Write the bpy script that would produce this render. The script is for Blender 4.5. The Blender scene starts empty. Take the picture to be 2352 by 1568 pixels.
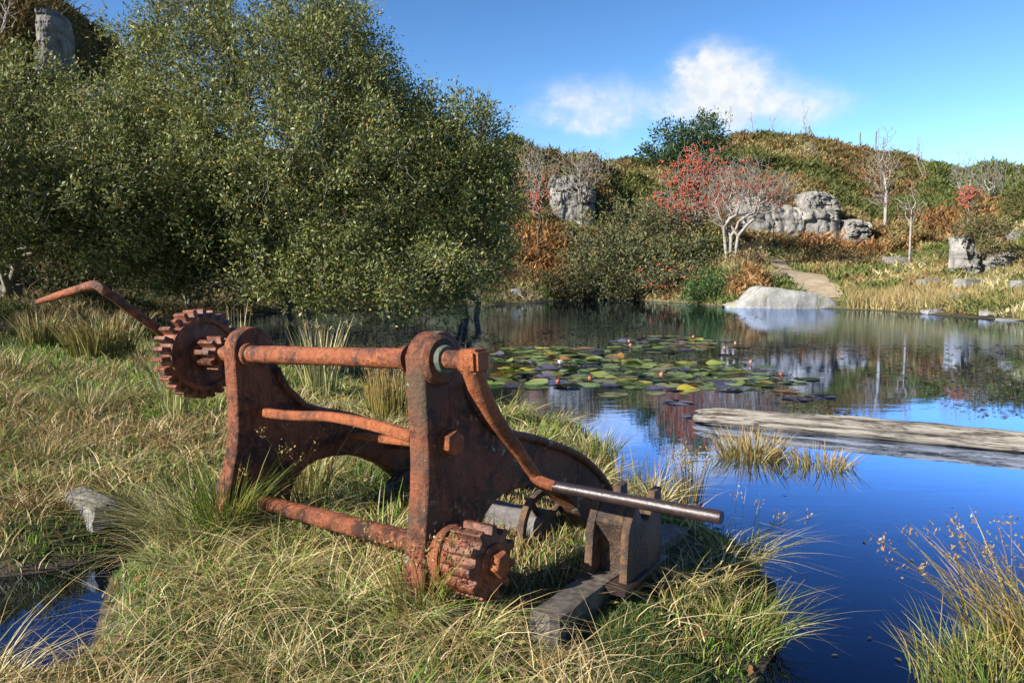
import bpy, bmesh, math, random
import numpy as np
from mathutils import Vector, Matrix

# ------------------------------------------------------------------ camera, sky, sun, exposure
SC = bpy.context.scene
COL = SC.collection
CAM_H = 1.35                       # eye above the pond surface (z = 0)
FPX = 1800.0                       # focal length for a picture 2352 wide
PITCH = math.atan(167 / FPX)
cam = bpy.data.cameras.new('camera'); cam_o = bpy.data.objects.new('camera', cam); COL.objects.link(cam_o)
cam.sensor_width = 36; cam.lens = 36 * FPX / 2352; cam.clip_start = .05; cam.clip_end = 2000
cam_o.location = (0, 0, CAM_H); cam_o.rotation_euler = (math.pi / 2 - PITCH, 0, 0)
SC.camera = cam_o

SUN_TRAVEL = Vector((0.80, 0.44, -0.50)).normalized()
SUN_EL = math.asin(-SUN_TRAVEL.z)
sun_az = math.atan2(-SUN_TRAVEL.x, -SUN_TRAVEL.y)      # clockwise from +Y
SKY_STRENGTH, SUN_STRENGTH, EXPOSURE = 0.036, 5.0, 1.45

world = bpy.data.worlds.new('World'); SC.world = world; world.use_nodes = True
NT = world.node_tree; NT.nodes.clear()


class G:
    """tiny node-graph helper"""
    def __init__(s, nt): s.nt = nt
    def n(s, t, **kw):
        nd = s.nt.nodes.new(t)
        for k, v in kw.items(): setattr(nd, k, v)
        return nd
    def set(s, nd, i, v):
        if isinstance(v, bpy.types.NodeSocket): s.nt.links.new(v, nd.inputs[i])
        elif v is not None: nd.inputs[i].default_value = v
    def m(s, op, a, b=None, c=None, clamp=False):
        nd = s.n('ShaderNodeMath', operation=op); nd.use_clamp = clamp
        s.set(nd, 0, a); s.set(nd, 1, b); s.set(nd, 2, c)
        return nd.outputs[0]
    def mix(s, f, a, b, mode='MIX'):
        nd = s.n('ShaderNodeMix', data_type='RGBA', blend_type=mode)
        s.set(nd, 0, f); s.set(nd, 6, a if isinstance(a, bpy.types.NodeSocket) else (*a, 1)); s.set(nd, 7, b if isinstance(b, bpy.types.NodeSocket) else (*b, 1))
        return nd.outputs[2]
    def noise(s, vec, scale, detail=4, rough=.55, dist=0):
        nd = s.n('ShaderNodeTexNoise'); s.set(nd, 0, vec)
        nd.inputs['Scale'].default_value = scale; nd.inputs['Detail'].default_value = detail
        nd.inputs['Roughness'].default_value = rough; nd.inputs['Distortion'].default_value = dist
        return nd.outputs[0]
    def ramp(s, f, lo, hi, a=0., b=1.):
        nd = s.n('ShaderNodeMapRange', interpolation_type='SMOOTHSTEP'); s.set(nd, 0, f)
        for i, v in ((1, lo), (2, hi), (3, a), (4, b)): nd.inputs[i].default_value = v
        return nd.outputs[0]
    def scale(s, vec, v):
        nd = s.n('ShaderNodeMapping'); s.set(nd, 0, vec); nd.inputs['Scale'].default_value = v
        return nd.outputs[0]
    def bump(s, h, strength=.5, dist=.01):
        nd = s.n('ShaderNodeBump'); nd.inputs['Strength'].default_value = strength; nd.inputs['Distance'].default_value = dist
        s.set(nd, 'Height', h)
        return nd.outputs[0]


g = G(NT)
sky = g.n('ShaderNodeTexSky', sky_type='NISHITA'); sky.sun_disc = False
sky.sun_elevation = SUN_EL; sky.sun_rotation = sun_az
sky.altitude = 300; sky.air_density = 1.0; sky.dust_density = 0.25; sky.ozone_density = 2.2
hs = g.n('ShaderNodeHueSaturation'); hs.inputs['Saturation'].default_value = 1.12; NT.links.new(sky.outputs[0], hs.inputs['Color'])
tc = g.n('ShaderNodeTexCoord'); sep = g.n('ShaderNodeSeparateXYZ'); NT.links.new(tc.outputs['Generated'], sep.inputs[0])
ay = g.m('MAXIMUM', g.m('ABSOLUTE', sep.outputs[1]), .05)
gx = g.m('DIVIDE', sep.outputs[0], ay); gz = g.m('DIVIDE', sep.outputs[2], ay)
comb = g.n('ShaderNodeCombineXYZ'); g.set(comb, 0, gx); g.set(comb, 1, gz)
nz = g.noise(g.scale(comb.outputs[0], (1, 1.5, 1)), 13, 8, .6, .3)
nz2 = g.noise(comb.outputs[0], 45, 6, .6)
wx = g.m('ADD', gx, g.m('MULTIPLY', g.m('SUBTRACT', nz, .5), .10))
wz = g.m('ADD', gz, g.m('MULTIPLY', g.m('SUBTRACT', nz, .5), .05))
field = None
for (px, py, sx, sy, amp) in ((1655, 195, 105, 75, 1.25), (1600, 150, 40, 36, .5), (1600, 262, 215, 42, .8), (1305, 242, 95, 54, .72), (1430, 205, 55, 40, .32),
                              (1850, 250, 110, 52, .62), (1400, 292, 260, 26, .35), (2900, 150, 260, 80, .9), (-900, 60, 320, 80, .8)):
    ex = g.m('DIVIDE', g.m('SUBTRACT', wx, (px - 1176) / FPX), sx / FPX); ez = g.m('DIVIDE', g.m('SUBTRACT', wz, (617 - py) / FPX), sy / FPX)
    e = g.m('MULTIPLY', g.m('EXPONENT', g.m('MULTIPLY', g.m('ADD', g.m('MULTIPLY', ex, ex), g.m('MULTIPLY', ez, ez)), -1)), amp)
    field = e if field is None else g.m('ADD', field, e)
dens = g.m('MULTIPLY', field, g.m('ADD', g.m('MULTIPLY', nz, 1.3), g.m('MULTIPLY', nz2, .5)))
cl = g.ramp(dens, .08, 1.12, 0, .97)
ccol = g.mix(g.ramp(nz2, .35, .65), (8.0, 8.8, 9.6), (10.0, 10.1, 10.1))
gm = g.n('ShaderNodeGamma'); NT.links.new(hs.outputs[0], gm.inputs[0]); gm.inputs[1].default_value = 1.42
skyc = g.mix(cl, gm.outputs[0], ccol)
bg = g.n('ShaderNodeBackground'); bg.inputs[1].default_value = SKY_STRENGTH; NT.links.new(skyc, bg.inputs[0])
wo = g.n('ShaderNodeOutputWorld'); NT.links.new(bg.outputs[0], wo.inputs[0])

sl = bpy.data.lights.new('sun', 'SUN'); sl.energy = SUN_STRENGTH; sl.angle = math.radians(.53); sl.color = (1, .94, .84)
so = bpy.data.objects.new('sun', sl); COL.objects.link(so)
so.rotation_euler = SUN_TRAVEL.to_track_quat('-Z', 'Y').to_euler(); so.location = (-20, -12, 15)
vs = SC.view_settings; vs.view_transform = 'Standard'; vs.look = 'None'; vs.exposure = EXPOSURE; vs.gamma = 1; vs.use_curve_mapping = False

# ------------------------------------------------------------------ helpers
RNG = np.random.default_rng(7); random.seed(7)
CP, SP = math.cos(PITCH), math.sin(PITCH)
CAMP = np.array([0, 0, CAM_H])


def ray(px, py):
    x = (px - 1176) / FPX; y = (784 - py) / FPX
    return np.array([x, CP + y * SP, y * CP - SP])


def at(px, py, Y):
    r = ray(px, py); return CAMP + r * (Y / r[1])


def atz(px, py, z=0.0):
    r = ray(px, py); return CAMP + r * ((z - CAM_H) / r[2])


def tag(o, label=None, cat=None, group=None, kind=None):
    if label: o['label'] = label
    if cat: o['category'] = cat
    if group: o['group'] = group
    if kind: o['kind'] = kind
    return o


def empty(name, loc=(0, 0, 0)):
    o = bpy.data.objects.new(name, None); COL.objects.link(o); o.location = loc; o.empty_display_size = .1
    return o


def link(name, me, mat=None, parent=None):
    o = bpy.data.objects.new(name, me); COL.objects.link(o)
    if mat and not me.materials: me.materials.append(mat)
    if parent: o.parent = parent
    return o


def mesh_np(name, V, F, C=None, smooth=False):
    V = np.asarray(V, np.float32); F = np.asarray(F, np.int32)
    me = bpy.data.meshes.new(name)
    me.vertices.add(len(V)); me.vertices.foreach_set('co', V.ravel())
    k = F.shape[1]
    me.loops.add(F.size); me.loops.foreach_set('vertex_index', F.ravel())
    me.polygons.add(len(F)); me.polygons.foreach_set('loop_start', np.arange(0, F.size, k, dtype=np.int32))
    if smooth: me.polygons.foreach_set('use_smooth', np.ones(len(F), bool))
    me.update(calc_edges=True)
    if C is not None:
        a = me.color_attributes.new('Col', 'FLOAT_COLOR', 'POINT')
        cc = np.ones((len(V), 4), np.float32); cc[:, :3] = C
        a.data.foreach_set('color', cc.ravel())
    return me


def bm_mesh(name, bm, smooth=True, angle=40):
    bmesh.ops.recalc_face_normals(bm, faces=bm.faces)
    me = bpy.data.meshes.new(name); bm.to_mesh(me); bm.free()
    if smooth:
        me.polygons.foreach_set('use_smooth', np.ones(len(me.polygons), bool))
        me.set_sharp_from_angle(angle=math.radians(angle))
    return me


def hash2(i, j, s):
    h = (i * 374761393 + j * 668265263 + s * 1442695041) & 0xFFFFFFFF
    h = ((h ^ (h >> 13)) * 1274126177) & 0xFFFFFFFF
    return ((h ^ (h >> 16)) & 0xFFFF) / 65535.0


def vnoise(x, y, s=0):
    x = np.asarray(x, float); y = np.asarray(y, float)
    i = np.floor(x).astype(np.int64); j = np.floor(y).astype(np.int64); fx = x - i; fy = y - j
    fx = fx * fx * (3 - 2 * fx); fy = fy * fy * (3 - 2 * fy)
    a = hash2(i, j, s); b = hash2(i + 1, j, s); c = hash2(i, j + 1, s); d = hash2(i + 1, j + 1, s)
    return (a * (1 - fx) + b * fx) * (1 - fy) + (c * (1 - fx) + d * fx) * fy


def fbm(x, y, s=0, o=4):
    t = 0; a = .5; n = 0
    for k in range(o):
        t = t + a * vnoise(np.asarray(x) * 2 ** k, np.asarray(y) * 2 ** k, s + k * 17); n += a; a *= .5
    return t / n


def rnd(lo, hi, n): return RNG.uniform(lo, hi, n)


def unit(v): return v / np.maximum(np.linalg.norm(v, axis=-1, keepdims=True), 1e-9)


# ------------------------------------------------------------------ materials
def mat(name):
    m = bpy.data.materials.new(name); m.use_nodes = True; m.node_tree.nodes.clear()
    return m, G(m.node_tree)


def finish(g, shader):
    o = g.n('ShaderNodeOutputMaterial'); g.nt.links.new(shader, o.inputs[0])


def principled(g, color, rough=.7, spec=.3, normal=None, metallic=0):
    p = g.n('ShaderNodeBsdfPrincipled')
    g.set(p, 'Base Color', color if isinstance(color, bpy.types.NodeSocket) else (*color, 1)); g.set(p, 'Roughness', rough)
    g.set(p, 'Specular IOR Level', spec); g.set(p, 'Metallic', metallic)
    if normal: g.nt.links.new(normal, p.inputs['Normal'])
    return p.outputs[0]


def K(c, f=.52): return tuple(x * f for x in c)


def m_leaf(name, rough=.5, spec=.4, trans=.3, bright=.52):
    m, g = mat(name)
    a = g.n('ShaderNodeAttribute', attribute_name='Col')
    c = g.mix(1.0, a.outputs[0], (bright,) * 3, 'MULTIPLY')
    p = principled(g, c, rough, spec)
    t = g.n('ShaderNodeBsdfTranslucent'); g.nt.links.new(c, t.inputs[0])
    mx = g.n('ShaderNodeMixShader'); mx.inputs[0].default_value = trans
    g.nt.links.new(p, mx.inputs[1]); g.nt.links.new(t.outputs[0], mx.inputs[2])
    finish(g, mx.outputs[0]); return m


def m_rust(name, base=(.44, .12, .042), dark=(.085, .034, .018), light=(.58, .215, .08), darkness=.45, rough=.5, grain=1.0, lichen=0.0, extra=None, spec=.35):
    m, g = mat(name); base, dark, light = K(base), K(dark), K(light)
    tc = g.n('ShaderNodeTexCoord').outputs['Object']
    n1 = g.noise(tc, 6, 7, .7, .6); n2 = g.noise(tc, 30, 7, .72); n3 = g.noise(tc, 85, 5, .7)
    c = g.mix(g.ramp(n1, darkness - .02, darkness + .18), dark, base)
    c = g.mix(g.m('MULTIPLY', g.ramp(n2, .48, .66), .7), c, light)
    c = g.mix(g.m('MULTIPLY', g.ramp(n3, .52, .66), .8), c, dark)
    st_ = g.noise(g.scale(tc, (14, 14, 1.6)), 1.0, 5, .65); c = g.mix(g.m('MULTIPLY', g.ramp(st_, .52, .66), .55), c, dark)
    if extra: c = g.mix(g.m('MULTIPLY', g.ramp(g.noise(tc, 5, 5, .6), .45, .65), .8), c, extra)
    if lichen:
        l = g.ramp(g.noise(g.scale(tc, (1, 1, 1)), 16, 5, .6), .70 - .1 * lichen, .74 - .1 * lichen)
        c = g.mix(l, c, (.2, .21, .15))
    h = g.m('ADD', g.m('MULTIPLY', n3, .55), g.m('MULTIPLY', n2, 1.0))
    r = g.m('ADD', g.m('MULTIPLY', n2, .35), rough - .17)
    finish(g, principled(g, c, r, spec, g.bump(h, 1.0 * grain, .014))); return m


def m_rock(name, a=(.42, .40, .37), b=(.22, .21, .2), spots=(.62, .61, .57), moss=0., scale=1., bump=.6, yellow=0.):
    m, g = mat(name); a, b, spots = K(a), K(b), K(spots)
    tc = g.n('ShaderNodeTexCoord').outputs['Object']
    n1 = g.noise(tc, 1.6 * scale, 7, .62, .3); n2 = g.noise(tc, 9 * scale, 6, .65); n3 = g.noise(tc, 42 * scale, 3, .6)
    c = g.mix(g.ramp(n1, .35, .66), b, a)
    c = g.mix(g.m('MULTIPLY', g.ramp(n2, .55, .7), .6), c, spots)
    c = g.mix(g.m('MULTIPLY', g.ramp(n3, .55, .7), .45), c, b)
    if yellow: c = g.mix(g.m('MULTIPLY', g.ramp(g.noise(tc, 3 * scale, 5, .6), .52, .64), yellow), c, (.22, .21, .08))
    if moss:
        geo = g.n('ShaderNodeNewGeometry'); s = g.n('ShaderNodeSeparateXYZ'); g.nt.links.new(geo.outputs['Normal'], s.inputs[0])
        f = g.m('MULTIPLY', g.ramp(s.outputs[2], .35, .8), g.ramp(n1, .4, .6)); c = g.mix(g.m('MULTIPLY', f, moss), c, (.08, .08, .03))
    stn = g.noise(g.scale(tc, (3.2, 3.2, .7)), 1.0 * scale, 6, .65); c = g.mix(g.m('MULTIPLY', g.ramp(stn, .5, .66), .7), c, K((.16, .15, .14)))
    h = g.m('ADD', g.m('MULTIPLY', n2, 1.), g.m('MULTIPLY', n3, .4))
    finish(g, principled(g, c, .85, .25, g.bump(h, bump, .05 / scale))); return m


def m_plain(name, a, b, scale=20, rough=.8, spec=.25, bump=.3):
    m, g = mat(name); a, b = K(a), K(b)
    tc = g.n('ShaderNodeTexCoord').outputs['Object']
    n = g.noise(tc, scale, 5, .6)
    finish(g, principled(g, g.mix(g.ramp(n, .35, .65), a, b), rough, spec, g.bump(n, bump, .01))); return m


M_GRASS = m_leaf('grass_blades', .5, .3, .25, .66)
M_LEAF = m_leaf('willow_leaves', .5, .28, .3, .66)
M_HEATH = m_leaf('heath_leaves', .7, .15, .25, .84)
M_BARK = m_plain('willow_bark', (.2, .185, .14), (.38, .35, .27), 14)
M_BARK_DARK = m_plain('dark_bark', (.07, .06, .045), (.14, .12, .09), 14)
M_BIRCH = m_plain('birch_bark', (.52, .48, .43), (.34, .29, .25), 9)
M_GREYTWIG = m_plain('grey_bark', (.34, .31, .27), (.22, .19, .16), 9)
M_TWIG = m_plain('fine_twigs', (.34, .30, .26), (.46, .41, .37), 9)
M_BERRY = m_plain('rowan_berries', (.62, .12, .03), (.5, .07, .022), 9, .45, .5, 0)
M_RUST = m_rust('rusted_iron', darkness=.40)
M_RUST_EDGE = m_rust('rusted_frame_iron', base=(.35, .105, .046), dark=(.062, .026, .016), light=(.48, .18, .085), darkness=.40, rough=.5, lichen=.0, spec=.22)
M_RUST_LICHEN = m_rust('rusted_frame_iron_with_lichen', base=(.34, .105, .05), dark=(.055, .028, .019), light=(.46, .175, .085), darkness=.40, rough=.46, lichen=.75, extra=(.06, .045, .03), spec=.22)
M_RUST_GEAR = m_rust('gear_iron', base=(.33, .10, .045), dark=(.065, .027, .017), light=(.46, .175, .085), darkness=.40, rough=.45, grain=.45)
M_RUST_ORANGE = m_rust('orange_rust', base=(.48, .13, .036), dark=(.17, .05, .02), light=(.62, .22, .065), darkness=.38, rough=.5)
M_RUST_DARK = m_rust('dark_polished_iron', base=(.06, .034, .033), dark=(.035, .023, .024), light=(.10, .048, .036), darkness=.45, rough=.36, spec=.45, grain=.18)
M_RUST_BROWN = m_rust('brown_scaled_iron', base=(.20, .11, .06), dark=(.06, .042, .036), light=(.34, .17, .065), darkness=.42, rough=.5)
M_BRONZE = m_rust('verdigris_bronze', base=(.2, .25, .19), dark=(.10, .11, .08), light=(.3, .19, .08), darkness=.4, rough=.42)
M_ROCK = m_rock('granite', (.58, .56, .51), (.34, .33, .31), (.74, .72, .68), yellow=.55)
M_ROCK_FAR = m_rock('quarry_granite', (.50, .47, .43), (.22, .21, .19), (.62, .60, .56), moss=.8, scale=.9)
M_ROCK_GREY = m_rock('grey_granite', (.34, .32, .29), (.13, .125, .115), (.48, .46, .42), moss=.6, scale=1.4, bump=.9)  # darker, greyer granite mix
M_DRUM = m_rock('cast_grey_drum', (.26, .24, .23), (.12, .11, .105), (.38, .36, .33), scale=5, bump=.5)
M_TIMBER = m_plain('wet_dark_timber', (.10, .085, .07), (.2, .17, .14), 30, .55, .4)

# ground
m, g = mat('ground_soil_and_turf')
geo = g.n('ShaderNodeNewGeometry'); pos = geo.outputs['Position']; sp = g.n('ShaderNodeSeparateXYZ'); g.nt.links.new(pos, sp.inputs[0])
n1 = g.noise(pos, .35, 6, .6); n2 = g.noise(pos, 6, 6, .6); n3 = g.noise(pos, 60, 4, .6)
mud = g.mix(g.ramp(n2, .35, .7), (.026, .021, .017), (.062, .048, .035))
mud = g.mix(g.m('MULTIPLY', g.ramp(n3, .62, .7), .5), mud, (.15, .10, .06))
turf = g.mix(g.ramp(n2, .3, .7), (.024, .032, .010), (.05, .046, .018))
heath = g.mix(g.ramp(n1, .38, .62), (.075, .052, .022), (.052, .058, .018))
bank = g.mix(g.ramp(g.noise(pos, .9, 5, .6), .4, .6), (.085, .085, .028), (.17, .135, .06)); far_ = g.ramp(sp.outputs[1], 21, 26); land = g.mix(g.ramp(sp.outputs[2], 2.0, 4.5), g.mix(far_, turf, bank), heath)
c = g.mix(g.ramp(g.m('ADD', sp.outputs[2], g.m('MULTIPLY', n2, .05)), .02, .08), mud, land)
finish(g, principled(g, c, .9, .2, g.bump(g.m('ADD', n3, n2), .6, .02))); M_GROUND = m

# water: clear peaty pond, Fresnel mirror over what lies below
m, g = mat('pond_water')
geo = g.n('ShaderNodeNewGeometry'); pos = geo.outputs['Position']
sp = g.n('ShaderNodeSeparateXYZ'); g.nt.links.new(pos, sp.inputs[0])
rip = g.noise(g.scale(pos, (1.0, 2.6, 1)), 2.2, 3, .5, .2)
rip2 = g.noise(g.scale(pos, (1.0, 3.0, 1)), 9, 2, .5)
amt = g.ramp(g.noise(pos, .16, 3, .5), .40, .62, .25, 1.0)
h = g.m('MULTIPLY', g.m('ADD', rip, g.m('MULTIPLY', rip2, .25)), amt)
near = g.ramp(sp.outputs[1], 5, 16, .25, 1.0); bn = g.bump(g.m('MULTIPLY', h, near), .07, .05)
fr = g.n('ShaderNodeFresnel'); fr.inputs[0].default_value = 1.33; g.nt.links.new(bn, fr.inputs[1])
gl = g.n('ShaderNodeBsdfGlossy'); gl.inputs['Roughness'].default_value = .006; gl.inputs['Color'].default_value = (.54, .68, 1, 1); g.nt.links.new(bn, gl.inputs['Normal'])
tr = g.n('ShaderNodeBsdfTransparent'); tr.inputs[0].default_value = (.58, .56, .62, 1)
mx = g.n('ShaderNodeMixShader'); g.nt.links.new(g.m('POWER', g.m('DIVIDE', fr.outputs[0], .27, clamp=True), 1.7), mx.inputs[0]); g.nt.links.new(tr.outputs[0], mx.inputs[1]); g.nt.links.new(gl.outputs[0], mx.inputs[2])
finish(g, mx.outputs[0]); M_WATER = m

# log
m, g = mat('bleached_driftwood')
tc = g.n('ShaderNodeTexCoord').outputs['Object']
st = g.scale(tc, (2.6, 34, 34)); n1 = g.noise(st, 1.0, 8, .7, .5); n2 = g.noise(g.scale(tc, (9, 110, 110)), 1, 5, .65)
n0 = g.noise(tc, 2.2, 5, .6)
c = g.mix(g.ramp(n1, .41, .53), (.028, .02, .014), (.19, .17, .14))
c = g.mix(g.m('MULTIPLY', g.ramp(n2, .5, .65), .5), c, (.26, .24, .205))
c = g.mix(g.m('MULTIPLY', g.ramp(n0, .58, .68), .6), c, (.07, .075, .02))
spz = g.n('ShaderNodeSeparateXYZ'); g.nt.links.new(tc, spz.inputs[0])
c = g.mix(g.ramp(g.m('ADD', spz.outputs[2], g.m('MULTIPLY', n0, .06)), -.025, .035, 1, 0), c, (.016, .012, .008))
finish(g, principled(g, c, .7, .3, g.bump(g.m('ADD', n1, g.m('MULTIPLY', n2, .4)), .9, .02))); M_LOG = m

# path
M_PATH = m_plain('worn_sandy_path', (.42, .32, .2), (.55, .45, .32), 3, .95, .1, .5)


def m_pad(name, a, b, rough=.3):
    m, g = mat(name); a, b = K(a, .85), K(b, .85)
    oi = g.n('ShaderNodeObjectInfo'); tc = g.n('ShaderNodeTexCoord').outputs['Object']
    v = g.n('ShaderNodeVectorMath', operation='ADD'); g.nt.links.new(tc, v.inputs[0]); g.nt.links.new(oi.outputs['Location'], v.inputs[1])
    n = g.noise(v.outputs[0], 9, 4, .6)
    c = g.mix(g.ramp(n, .35, .65), a, b); c = g.mix(g.m('MULTIPLY', oi.outputs['Random'], .35), c, b)
    finish(g, principled(g, c, rough, .5, g.bump(n, .15, .01))); return m


PADM = {'green': m_pad('green_pad', (.15, .23, .06), (.24, .29, .07)), 'yellow': m_pad('yellow_pad', (.48, .38, .05), (.34, .32, .05)),
        'olive': m_pad('olive_pad', (.14, .17, .06), (.24, .21, .07)), 'purple': m_pad('purple_pad', (.09, .08, .12), (.13, .12, .17), .22),
        'brown': m_pad('brown_pad', (.28, .12, .035), (.38, .22, .06))}

# ------------------------------------------------------------------ terrain
def zc(py, Y): return CAM_H + (617 - py) / FPX * Y


COLS = {  # picture column: (depth, height) pairs from the shore up to the skyline
    -1400: [(-20, -.5), (8.5, -.5), (12, .8), (18, 2.5), (24, 8), (32, 15), (60, 18), (200, 18)],
    -300: [(-20, -.5), (8.5, -.5), (14, .6), (19, 1.6), (25, 6), (30, 13.5), (60, 15), (200, 15)],
    0: [(-20, -.5), (8.5, -.5), (14, .4), (21, 1.0), (26, 4), (31, 12.4), (60, 13), (200, 13)],
    160: [(-20, -.5), (8.5, -.5), (15, .3), (22, .8), (27, 4), (33, 12.4), (60, 12.8), (200, 12)],
    290: [(-20, -.5), (11, -.3), (18, .1), (23, .6), (29, 3.5), (35, 11.0), (60, 11), (200, 11)],
    450: [(21.5, 0), (26, .9), (32, 3.5), (39, 8.6), (60, 9), (200, 9)],
    700: [(25, 0), (29, .8), (35, 2.6), (43, 7.6), (60, 8), (200, 8)],
    1000: [(27, 0), (31, .8), (36, 2.4), (45, 7.2), (60, 8), (200, 8)],
    1180: [(30.5, 0), (35, 1.0), (40, 2.8), (48, zc(328, 48)), (80, 9.0), (200, 9)],
    1310: [(34.5, 0), (39, 1.6), (43.5, zc(490, 43.5)), (46, zc(400, 46)), (52, zc(343, 52)), (90, 9.5), (200, 9)],
    1450: [(35, 0), (40, 2.0), (48, zc(470, 48)), (58, zc(338, 58)), (90, 10), (200, 9)],
    1600: [(30.5, 0), (34, 1.2), (42, 3.0), (55, zc(405, 55)), (72, zc(305, 72)), (100, 13.5), (200, 12)],
    1700: [(27.5, 0), (33, zc(597, 33)), (41, zc(556, 41)), (43.5, zc(455, 43.5)), (75, zc(299, 75)), (110, 14.5), (200, 13)],
    1850: [(27, 0), (32, zc(632, 32)), (40, zc(572, 40)), (43, zc(552, 43)), (45.5, zc(455, 45.5)), (78, zc(302, 78)), (110, 14.5), (200, 13)],
    2000: [(25.6, 0), (31, zc(642, 31)), (38, zc(592, 38)), (46, zc(520, 46)), (60, zc(425, 60)), (80, zc(328, 80)), (110, 13.5), (200, 13)],
    2150: [(23, 0), (28, zc(652, 28)), (36, zc(592, 36)), (46, zc(500, 46)), (60, zc(425, 60)), (75, zc(362, 75)), (110, 11.5), (200, 11)],
    2260: [(21.4, 0), (26, zc(662, 26)), (32, zc(605, 32)), (40, zc(520, 40)), (55, zc(440, 55)), (70, zc(364, 70)), (110, 11), (200, 11)],
    2352: [(20.2, 0), (25, zc(662, 25)), (30, zc(592, 30)), (36, zc(490, 36)), (50, zc(420, 50)), (65, zc(375, 65)), (110, 10.3), (200, 10)],
    2900: [(14, 0), (19, .9), (27, 3.2), (40, 6.8), (60, 9.4), (110, 10.3), (200, 10)],
    4200: [(5, 0), (9, .8), (18, 3.2), (30, 6.8), (60, 9.4), (110, 10.3), (200, 10)],
}
CK = sorted(COLS); CS = np.array([(k - 1176) / FPX for k in CK])
YS = np.concatenate([np.arange(-20, 60, .25), np.arange(60, 201, 2)])
TAB = []
for k in CK:
    pr = COLS[k]; y = np.array([q[0] for q in pr]); z = np.array([q[1] for q in pr])
    zz = np.interp(YS, y, z); lo = YS < y[0]; zz[lo] = np.maximum((YS[lo] - y[0]) * .10, -.9)
    kk = np.exp(-np.linspace(-2, 2, 9) ** 2); kk /= kk.sum()
    TAB.append(np.convolve(np.pad(zz, 4, mode='edge'), kk, 'valid'))
TAB = np.array(TAB)


def far_h(X, Y):
    s = X / np.maximum(Y, 1.0); s = np.clip(s, CS[0], CS[-1])
    i = np.clip(np.searchsorted(CS, s) - 1, 0, len(CS) - 2); f = (s - CS[i]) / (CS[i + 1] - CS[i]); f = f * f * (3 - 2 * f) * .5 + f * .5
    yi = np.interp(Y, YS, np.arange(len(YS))); j = np.clip(yi.astype(int), 0, len(YS) - 2); e = yi - j
    r = lambda a: TAB[a, j] * (1 - e) + TAB[a, j + 1] * e
    return r(i) * (1 - f) + r(i + 1) * f


def wpoly(pts): return np.array([atz(a, b, 0)[:2] for a, b in pts])


NEAR = np.concatenate([np.array([[1.2, -9], [1.15, .8]]),
    wpoly([(1650, 1700), (1690, 1568), (1735, 1490), (1740, 1400), (1740, 1335), (1690, 1265), (1600, 1222), (1540, 1196), (1490, 1168), (1425, 1142), (1392, 1095), (1388, 1045), (1345, 1005),
           (1240, 985), (1150, 968), (1080, 945), (1000, 925), (930, 915), (850, 900), (760, 886), (690, 868), (650, 850), (612, 818), (565, 792), (500, 765), (430, 745), (330, 728)]),
    np.array([[-10.5, 22], [-30, 30], [-60, 20], [-60, -9]])])
PUDDLE = wpoly([(-300, 1322), (0, 1315), (100, 1306), (205, 1280), (330, 1228), (430, 1214), (360, 1270), (285, 1325), (258, 1400), (250, 1470), (205, 1545), (100, 1590), (-20, 1560), (-300, 1600)])
MOUND = wpoly([(2140, 1640), (2135, 1568), (2160, 1500), (2240, 1455), (2352, 1430), (2700, 1430), (2700, 1900), (2200, 1900)])


def sdist(X, Y, poly):
    """signed distance, positive inside"""
    X = np.asarray(X, float); Y = np.asarray(Y, float)
    d = np.full(X.shape, 1e9); ins = np.zeros(X.shape, bool)
    for k in range(len(poly)):
        ax, ay = poly[k]; bx, by = poly[(k + 1) % len(poly)]
        dx, dy = bx - ax, by - ay; L = dx * dx + dy * dy + 1e-12
        t = np.clip(((X - ax) * dx + (Y - ay) * dy) / L, 0, 1)
        d = np.minimum(d, (X - ax - t * dx) ** 2 + (Y - ay - t * dy) ** 2)
        cr = ((ay > Y) != (by > Y)) & (X < (bx - ax) * (Y - ay) / (by - ay + 1e-12) + ax)
        ins ^= cr
    d = np.sqrt(d)
    return np.where(ins, d, -d)


def height(X, Y):
    X = np.asarray(X, float); Y = np.asarray(Y, float)
    F = far_h(X, Y)
    F = F + np.clip(F, 0, 1) * ((fbm(X * .35, Y * .35, 3) - .5) * .55) + np.clip(F - 2, 0, 1) * (fbm(X * .12, Y * .12, 5) - .5) * .9 * np.clip((F - 2) / 6, 0, 1) - np.clip((Y - 44) / 14, 0, 1) * 1.25
    edge = (fbm(X * 2.2, Y * 2.2, 9) - .5) * .22
    sd = sdist(X, Y, NEAR) + edge
    N = np.where(sd > 0, .015 + .125 * (1 - np.exp(-np.maximum(sd, 0) / .22)), np.maximum(.015 + sd * .22, -.14 + np.maximum(sd + .8, -4) * .06))
    N = N + np.clip(sd * 3, 0, 1) * (fbm(X * 1.3, Y * 1.3, 21) - .5) * .13
    pd = sdist(X, Y, PUDDLE) + edge * .35
    N = np.where(pd > -.25, np.minimum(N, np.maximum(-.035 * np.clip(pd * 8, -1, 1) + .01 - np.clip(pd, -1, 0) * .55, -.05)), N)
    md = sdist(X, Y, MOUND) + edge * .5
    N = np.maximum(N, np.where(md > 0, .01 + .05 * np.clip(md * 4, 0, 1), -.02 + md * .3))
    return np.where(Y < 30, np.maximum(F, N), F)


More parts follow.
